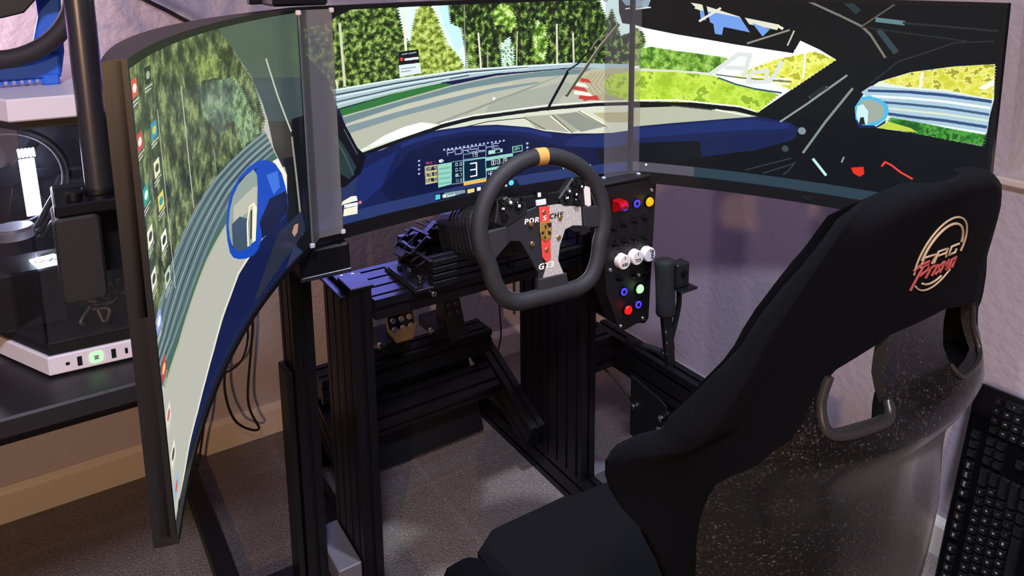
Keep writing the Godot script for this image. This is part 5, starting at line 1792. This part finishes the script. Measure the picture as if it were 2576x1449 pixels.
	write(im, "RACE 1", "c8446a", 1.6, [493,673,539,675,495,682])
	disc(im, "e8f0ea", 560, 678, 7)
	stroke(im, "e8f0ea", 3.6, [566,672,575,679,565,686])
	fill(im, "c9c183", [487,690,546,691,544,772,488,772])
	fill(im, "1b2233", [491,696,543,697,543,714,491,713])
	write(im, "DIF 4", "f0ead0", 1.5, [494,698,540,699,494,711])
	fill(im, "1b2233", [490,721,543,723,542,740,490,738])
	write(im, "ETB 0", "f0ead0", 1.5, [493,724,540,725,493,736])
	fill(im, "1b2233", [489,747,542,749,541,766,489,764])
	write(im, "BUL 0", "f0ead0", 1.5, [492,749,539,751,492,762])
	fill(im, "8fcdbb", [548,692,614,693,611,794,547,798])
	fill(im, "6fae9e", [553,711,608,711,607,719,553,718])
	fill(im, "6fae9e", [552,733,607,734,607,741,552,740])
	fill(im, "6fae9e", [552,756,606,757,606,764,552,763])
	fill(im, "6fae9e", [551,778,606,780,606,787,551,786])
	fill(im, "08203a", [616,693,669,694,666,796,613,795])
	write(im, "0.0", "e8f2f2", 1.6, [632,701,663,702,632,714])
	write(im, "0.0", "e8f2f2", 1.6, [632,726,662,727,631,739])
	write(im, "85.7", "e8f2f2", 1.6, [631,751,662,752,631,764])
	write(im, "11.5", "e8f2f2", 1.6, [631,776,661,777,630,789])
	stroke(im, "8fb4c0", 3.0, [669,667,779,667,778,696,669,691,669,667])
	stroke(im, "8fb4c0", 3.0, [616,693,669,694,666,796,613,795])
	write(im, "19", "f0f6f6", 1.8, [711,670,740,670,711,686])
	fill(im, "07223c", [671,697,776,699,779,795,670,795])
	stroke(im, "8fd0d0", 3.4, [671,697,776,699,779,795,670,795,671,697])
	write(im, "3", "ffffff", 5.5, [703,715,739,715,703,775])
	fill(im, "f0b248", [668,796,779,798,778,813,668,813])
	write(im, "0 0.0", "d8e2e2", 1.2, [683,821,714,821,683,829])
	write(im, "0 0.0", "d8e2e2", 1.2, [729,822,761,822,729,830])
	fill(im, "a9d8c8", [791,668,861,668,861,685,790,686])
	fill(im, "0c1f38", [824,671,849,670,849,683,824,684])
	stroke(im, "7fd2b0", 4.6, [910,667,958,666,958,693,912,694,910,667])
	write(im, "DRY", "9fe0c0", 1.6, [920,674,950,673,920,686])
	fill(im, "8fcdbb", [777,698,912,697,912,713,778,715])
	fill(im, "0a1f38", [780,718,910,715,909,748,779,748])
	write(im, "00:01.09", "eef4f4", 1.9, [805,718,884,717,805,739])
	fill(im, "8fcdbb", [779,750,929,747,929,762,779,763])
	write(im, "46.00", "eef4f4", 1.9, [789,769,854,769,789,789])
	stroke(im, "7fd8c0", 6.0, [1167,797,1167,823])
	write(im, "LA", "7fe0c0", 2.4, [1180,804,1204,804,1180,824])
	write(im, "D", "7fe0c8", 3, [1291,806,1314,806,1291,825])
	fill(im, "27376a", [0,812,1500,812,1500,860,0,860])
	fill(im, "0c1a30", [529,824,659,827,792,829,928,828,948,866,806,865,667,862,532,857])
	fill(im, "48c8dc", [533,828,555,829,555,851,532,851])
	fill(im, "7f94a2", [563,836,578,827,673,831,677,846,585,852,566,850])
	disc(im, "f0f6f6", 576, 841, 7)
	write(im, "Search", "e8f0f2", 1.5, [589,836,627,837,589,849])
	fill(im, "e8c878", [685,833,720,833,719,851,686,852])
	fill(im, "f0f4e8", [731,832,751,832,750,849,733,849])
	fill(im, "c8f0c8", [762,832,774,832,772,843,762,845])
	disc(im, "58d8ec", 902, 839, 13)
	disc(im, "c8c8cc", 876, 848, 6)
	fill(im, "eae6d2", [111,780,120,762,157,750,180,753,183,774,125,775])
	fill(im, "f8f6ee", [125,778,184,781,183,795,126,792])
	fill(im, "efe9cf", [124,795,182,796,180,829,119,825])
	disc(im, "d86a70", 194, 784, 7)

func draw_right(im: Image) -> void:
	fill(im, "0c1016", [-191,-149,-75,-149,41,-149,154,-149,266,-149,376,-149,484,-148,589,-148,692,-148,793,-148,891,-148,987,-148,1080,-149,1170,-149,1257,-149,1342,-149,1424,-149,1504,-149,1581,-149,1589,-62,1598,26,1606,114,1615,203,1623,293,1632,383,1641,474,1649,566,1658,658,1667,751,1676,844,1685,938,1694,1033,1615,1059,1533,1085,1448,1111,1361,1137,1270,1164,1175,1190,1078,1217,978,1243,875,1269,768,1294,659,1319,547,1343,432,1366,315,1388,195,1409,73,1428,-51,1446,-176,1462,-178,1329,-179,1198,-180,1068,-181,940,-182,814,-184,688,-185,565,-186,442,-187,321,-188,202,-189,83,-190,-34])
	fill(im, "f6fff8", [-73,101,42,137,194,164,333,183,469,202,597,216,723,229,735,185,748,170,830,205,903,246,814,320,723,396,580,517,390,503,278,505,165,507,50,507,-67,508,-69,370,-71,235])
	leaves(im, ["2c3a1c", "4c6030", "7c9448", "a5b86a"], 0.03, 1.0, [-73,111,4,138,39,160,53,205,33,264,31,323,-70,333])
	leaves(im, ["3c6a1e", "5f9030", "86b446", "a8cc6a"], 0.03, 1.0, [25,239,82,229,196,244,344,257,436,267,384,344,198,337,23,337])
	leaves(im, ["c8cc3c", "d8dc4a", "e8ec78", "b0b034"], 0.02, 1.0, [475,351,562,301,664,258,814,216,903,246,814,320,723,396,670,378])
	leaves(im, ["9cc030", "b0d23c", "c4e250", "8cac30"], 0.012, 1.0, [-69,357,47,344,236,346,385,357,477,389,673,422,580,517,468,510,353,502,216,503,76,504,-67,504])
	fill(im, "d8d8c4", [-69,337,66,337,198,337,366,347,366,354,199,348,66,351,-69,353])
	stroke(im, "f4f6ee", 7.5, [384,338,511,345,617,347,720,349])
	stroke(im, "f4f6ee", 7.5, [395,356,512,368,713,371])
	stroke(im, "5c6a60", 5.6, [388,349,511,358,617,359,721,359])
	stroke(im, "f4f6ee", 7.5, [440,376,566,384,692,391])
	stroke(im, "28506a", 7.5, [399,364,477,389,567,405,681,414])
	stroke(im, "f2f4e0", 9.0, [774,222,771,337])
	stroke(im, "e8ecd8", 5.6, [553,268,551,324])
	stroke(im, "d6dcd8", 20.5, [362,347,485,246])
	stroke(im, "d6dcd8", 20.3, [485,246,535,247])
	stroke(im, "d6dcd8", 20.6, [535,247,514,345])
	stroke(im, "d6dcd8", 20.5, [430,313,520,311])
	stroke(im, "d6dcd8", 18.4, [529,370,549,328,615,316,611,368,530,374])
	stroke(im, "d6dcd8", 18.3, [675,272,657,317,625,367])
	stroke(im, "0c1012", 15.2, [-67,516,63,510,190,504,316,497,499,505,617,532])
	stroke(im, "f0f6ee", 7.6, [-67,501,69,494,202,485,352,490,499,494,571,510])
	fill(im, "b4b8a4", [-66,542,70,530,203,517,344,518,482,518,581,534,459,556,334,578,206,600,72,622,-65,644])
	fill(im, "b8b28c", [-66,566,12,558,48,588,-7,611,-65,615])
	stroke(im, "e8ead8", 7.6, [390,518,546,535])
	stroke(im, "44483e", 5.8, [184,514,372,520])
	fill(im, "15224e", [-65,644,72,621,206,598,334,577,459,555,581,534,722,547,763,569,752,622,580,696,454,727,324,759,197,756,68,752,-63,747])
	fill(im, "1b2c66", [-65,652,72,630,206,608,319,589,429,570,537,551,723,555,724,577,615,593,504,608,357,634,207,660,73,683,-64,705])
	fill(im, "10141c", [-64,726,73,709,208,692,322,679,333,752,211,805,76,826,-62,846])
	fill(im, "14204a", [331,672,455,644,576,616,725,597,684,653,490,711,342,743])
	stroke(im, "2c3a40", 5.6, [539,798,740,714])
	stroke(im, "2c3a40", 5.6, [620,803,750,739])
	stroke(im, "2c3a40", 5.7, [709,798,734,771,758,730])
	disc(im, "7c8c94", 779, 580, 17)
	disc(im, "3c4650", 711, 672, 15)
	stroke(im, "88948e", 9.0, [684,548,802,447,950,312])
	stroke(im, "7c8884", 10.8, [790,681,874,530,976,369])
	stroke(im, "48545a", 14.2, [806,423,873,372])
	fill(im, "20262a", [802,414,859,364,870,376,810,432])
	fill(im, "101114", [-77,-149,39,-149,153,-149,265,-149,375,-149,482,-148,588,-148,691,-148,792,-148,890,-148,986,-148,1079,-149,1169,-149,1257,-149,1342,-149,1424,-149,1504,-149,1581,-149,1575,-37,1569,77,1563,193,1478,201,1391,208,1300,216,1206,223,1109,231,1009,238,906,246,830,201,753,163,730,212,615,199,498,186,378,171,255,156,131,140,4,123,-73,101,-75,-25])
	fill(im, "8ea3b2", [-75,-8,77,-17,59,37,-55,46])
	stroke(im, "dfeaf0", 5.7, [-16,50,71,37])
	fill(im, "dcdcc8", [226,8,300,18,481,72,657,103,649,128,482,98,301,47,255,33])
	fill(im, "6f9ae4", [301,47,374,57,481,76,551,147,412,122,406,160,374,156,365,109,306,85])
	fill(im, "6f9ae4", [539,100,618,126,587,160])
	stroke(im, "101114", 16.9, [322,25,352,147])
	stroke(im, "101114", 16.4, [477,51,552,158])
	stroke(im, "0f1012", 22.5, [268,37,235,7])
	stroke(im, "e2e2cc", 11.1, [302,98,394,36])
	stroke(im, "8c8c80", 8.9, [522,194,700,126])
	stroke(im, "c0c0b0", 7.1, [697,194,721,129])
	stroke(im, "f0e8d0", 12.5, [652,110,671,120])
	stroke(im, "77716a", 10.1, [768,-7,902,52,996,96,1033,131,1095,222])
	stroke(im, "5c5850", 6.5, [996,96,1118,-2])
	stroke(im, "5c8086", 19.6, [1053,66,1154,75])
	stroke(im, "2f4248", 23.3, [1066,112,1132,195])
	stroke(im, "24282c", 9.1, [1154,75,1270,80,1381,85,1488,89])
	stroke(im, "24282c", 6.3, [1000,99,1100,109,1198,119,1293,127,1385,136])
	stroke(im, "26363c", 27.0, [930,-7,973,32])
	stroke(im, "2c3034", 4.7, [1047,338,1147,236,1248,190,1344,145,1479,129])
	fill(im, "dfe8dc", [1010,411,1033,367,1078,328,1195,277,1351,239,1490,217,1499,355,1487,450,1475,547,1348,541,1215,531,1084,529,1011,499])
	leaves(im, ["c8c83c", "d6d64a", "e6e47a", "9c9c34"], 0.03, 1.0, [1085,328,1196,279,1352,240,1490,217,1496,355,1415,346,1331,336,1200,340])
	stroke(im, "f4f2d8", 11.6, [1240,276,1236,346])
	fill(im, "f2f4ec", [1441,317,1492,277,1494,299,1466,321])
	fill(im, "a8c4d4", [1012,380,1048,349,1201,347,1332,346,1494,359,1487,496,1344,492,1241,485,1135,477])
	stroke(im, "2c4a78", 11.3, [1042,370,1202,360,1333,359,1489,365])
	stroke(im, "e8f2f2", 9.7, [1056,393,1204,386,1335,385,1487,391])
	stroke(im, "3a5a80", 9.8, [1070,415,1206,412,1337,411,1485,417])
	stroke(im, "d4e2c4", 8.1, [1084,438,1208,438,1339,437,1484,442])
	stroke(im, "33507a", 11.4, [1098,461,1210,464,1342,463,1482,468])
	stroke(im, "e0ecec", 9.8, [1112,483,1212,490,1344,489,1480,494])
	leaves(im, ["1e5a20", "2f7a2c", "4c9a3c", "205a24"], 0.02, 1.0, [1132,477,1226,482,1344,492,1487,500,1480,546,1348,541,1215,531,1115,525])
	fill(im, "b8d048", [1084,529,1128,495,1213,511,1244,527])
	fill(im, "0c1016", [963,505,1026,497,1084,525,997,536])
	fill(im, "48b4e4", [1014,401,1051,393,1091,403,1120,424,1127,454,1117,486,1083,518,1028,525,998,501,991,449])
	fill(im, "1a1e60", [995,501,1029,529,1083,522,1117,490,1115,504,1085,528,1013,538])
	fill(im, "98a89c", [1015,414,1052,407,1087,417,1110,439,1107,480,1074,505,1012,520,999,465])
	fill(im, "c8e8ec", [1001,444,1022,431,1046,460,1047,519,1012,520,1000,483])
	fill(im, "1c2428", [1012,520,1016,492,1029,487,1038,521])
	fill(im, "d8301f", [993,720,1044,708,1049,740,1031,756,1004,744])
	stroke(im, "e04038", 8.7, [1116,693,1127,673,1153,683,1191,708,1236,728])
	stroke(im, "b8e4dc", 12.9, [835,706,891,770])
	stroke(im, "8c9494", 7.2, [961,678,954,701])
	fill(im, "2a3c4a", [0,812,1500,812,1500,860,0,860])
	fill(im, "52505c", [0,812,300,812,300,860,0,860])
	disc(im, "e8e8e8", 66, 823, 6)

func draw_left(im: Image) -> void:
	fill(im, "b2b2a8", [-412,-214,-225,-204,-46,-195,99,-187,234,-179,365,-171,495,-163,624,-156,753,-148,883,-139,1014,-131,1007,-5,1000,122,993,249,985,377,978,505,971,633,963,762,955,891,948,1021,940,1150,932,1281,924,1411,916,1542,908,1673,899,1804,891,1936,883,2067,874,2199,865,2331,857,2463,848,2595,839,2728,829,2860,820,2992,811,3125,660,2796,509,2470,358,2144,204,1818,44,1484,-139,1116,-399,612,-455,496,-508,386,-560,283,-553,271,-547,260,-540,247,-534,233,-528,218,-521,203,-515,187,-509,170,-503,152,-497,134,-491,115,-485,95,-479,75,-473,54,-467,32,-462,10,-456,-13,-450,-36,-445,-60,-439,-84,-434,-109,-428,-135,-423,-161,-417,-187])
	leaves(im, ["232a1c", "38422a", "56633c", "808e5a"], 0.034, 0.45, [-163,-101,29,-33,165,-26,294,-28,519,-13,572,107,662,259,701,442,683,502,570,509,412,528,292,557,183,586,88,614,6,650,-24,617,-59,523,-97,433,-135,349,-177,268,-175,221,-173,174,-171,127,-170,81,-168,35,-166,-11,-165,-56])
	leaves(im, ["465430", "6c7c42", "8e9c50", "5c6a3c"], 0.03, 0.5, [367,73,426,76,504,119,481,179,373,157])
	leaves(im, ["3f5238", "66805a", "8eaa78", "506848"], 0.03, 0.5, [555,197,587,248,654,420,669,489,571,499,541,367])
	leaves(im, ["2f3c30", "46564a", "63785e", "86987a"], 0.022, 0.5, [371,170,548,202,545,368,473,395,383,278])  # bluish patch: glare on the screen painted into the picture
	stroke(im, "a8ab92", 6.0, [285,142,288,287,290,372,292,458,294,545])
	stroke(im, "8a8e78", 4.2, [426,422,428,509])
	fill(im, "566c70", [697,494,574,508,417,528,297,558,188,587,90,616,12,653,-32,679,3,785,116,808,190,804,288,769,402,715,514,660,628,633,739,616])
	stroke(im, "8fa6a6", 5.4, [699,501,577,515,422,535,303,566,194,597,96,626,18,661,-30,685])
	stroke(im, "1c2628", 4.3, [704,514,583,528,433,549,314,583,205,616,107,646,30,678,-26,696])
	stroke(im, "7c9494", 6.6, [708,527,589,542,444,564,326,600,216,636,118,667,42,695,-22,708])
	stroke(im, "243034", 4.5, [713,541,595,555,455,578,338,617,227,656,129,687,53,712,-18,719])
	stroke(im, "91a8a6", 6.8, [718,554,601,569,465,593,349,634,238,676,140,708,65,730,-14,731])
	stroke(im, "1c2628", 4.6, [722,568,607,583,476,608,361,652,249,696,152,729,76,747,-10,743])
	stroke(im, "8aa0a0", 7.0, [727,582,613,597,487,622,373,670,260,717,163,750,88,764,-7,755])
	stroke(im, "2c3a3c", 4.7, [732,596,619,611,498,637,384,688,271,738,174,772,99,782,-3,767])
	stroke(im, "7c9290", 7.2, [736,609,625,625,509,653,396,706,282,759,185,793,110,799,1,779])
	fill(im, "44645a", [739,616,628,633,514,660,402,715,288,769,190,804,116,808,3,785,31,838,141,839,229,809,338,763,461,729,544,720,652,687,753,652])
	stroke(im, "a8ab6c", 5.1, [759,655,658,691,550,725,467,734,344,769,236,816,148,847,39,847])
	fill(im, "efeee0", [727,649,757,654,793,758,788,883,767,818])
	fill(im, "111c46", [658,946,730,946,799,921,938,809,936,966,934,1125,932,1286,816,1306,700,1308,555,1331,467,1335,378,1324,310,1329,240,1321,181,1312,120,1292,70,1308,18,1310,-21,1235,13,1218,46,1194,102,1192,155,1176,215,1163,273,1136,335,1100,396,1052,449,1018,502,977])
	stroke(im, "dcd9c6", 13.0, [658,943,502,974,447,1013,392,1043,333,1091,272,1128,214,1154,154,1168,107,1190,59,1201])
	fill(im, "2c3350", [857,1048,942,1117,933,1265,924,1413,831,1427,737,1429,643,1418,548,1395,446,1401,343,1385,286,1391,228,1387,168,1373,130,1389,188,1392,243,1384,298,1364,351,1333,416,1335,481,1327,545,1310,608,1283,682,1249,755,1205,806,1130])
	fill(im, "47564c", [489,-18,619,-27,750,-42,881,-63,1012,-90,1003,60,995,212,986,363,822,306,659,249,572,107])  # washed reflection of the slanting view put into these pillar tones
	fill(im, "3b464a", [651,238,818,295,987,353,973,592,846,531,720,470,695,368])
	fill(im, "35322f", [717,459,845,520,974,582,960,822,775,707,736,593])
	fill(im, "14161c", [778,670,964,738,956,875,948,1011,940,1148,932,1286,788,1073,786,911,797,761])
	fill(im, "101218", [839,508,977,530,969,662,961,794,953,927,945,1060,937,1194,929,1328,823,1145,826,1015,830,887,833,759,836,633])
	stroke(im, "bcbfae", 7.3, [729,180,775,364,833,564])
	stroke(im, "8a867a", 9.8, [835,595,846,813,852,961,857,1112])
	fill(im, "262a3c", [725,1000,861,989,875,1106,794,1140,712,1163,617,1182,571,1170,623,1120,675,1064])
	stroke(im, "a8a8a4", 7.3, [657,950,731,937,768,917])
	fill(im, "b08672", [802,1055,818,1029,840,1038,832,1078,814,1087])
	fill(im, "1747b4", [601,598,644,600,695,624,739,669,769,734,785,811,793,886,789,933,761,951,729,960,675,950,639,949,618,974,590,978,551,956,512,923,483,890,466,855,457,796,457,742,467,694,483,657,509,627,542,608])
	fill(im, "3f6fd0", [689,690,749,710,755,791,719,804])
	fill(im, "131a3c", [697,806,788,833,789,933,729,960,644,949,635,869])
	fill(im, "0e2450", [477,742,495,668,550,619,625,622,646,633,623,640,561,640,511,687,490,752,487,856,476,837])
	fill(im, "8d9b92", [470,746,483,698,505,657,539,632,580,623,624,623,639,657,639,710,629,792,616,881,599,918,573,923,533,902,504,875,480,838,471,795])
	fill(im, "b4b4a6", [505,699,618,696,636,709,625,789,498,759])
	fill(im, "3c4f64", [487,758,532,761,574,802,568,927,507,885,484,848])
	stroke(im, "efe6c4", 8.1, [565,913,570,817,589,762,611,765,623,806])
	fill(im, "efe6c4", [606,767,627,791,607,927,587,921])
	stroke(im, "101418", 6.5, [596,785,582,897])
	icon(im, "c8543c", "f0e8dc", 31, 54)
	icon(im, "b8443c", "e8e0d4", 31, 186)
	icon(im, "2c9a80", "d8e8e0", 36, 324)
	icon(im, "e8e4d4", "30342c", 36, 432)
	icon(im, "dcdccc", "3a3c34", 31, 540)
	icon(im, "8c9ce0", "f0f0f8", 36, 660)
	icon(im, "c83c34", "e8c890", 36, 792)
	icon(im, "d8d4c8", "b86a58", 36, 924)
	icon(im, "e0dccc", "3a4038", 40, 1044)
	icon(im, "8cb4cc", "c86a48", 40, 1140)
	icon(im, "1c2018", "9aa08c", 112, 48)
	icon(im, "2c8ca8", "c8b848", 117, 198)
	icon(im, "e0d8b4", "3c402c", 112, 300)
	icon(im, "d8c858", "2c8c9c", 117, 396)
	icon(im, "e8e8dc", "24281c", 112, 504)
	icon(im, "b8c4b0", "40483c", 112, 612)
	stroke(im, "c8c8a8", 3.0, [148,156,153,683])
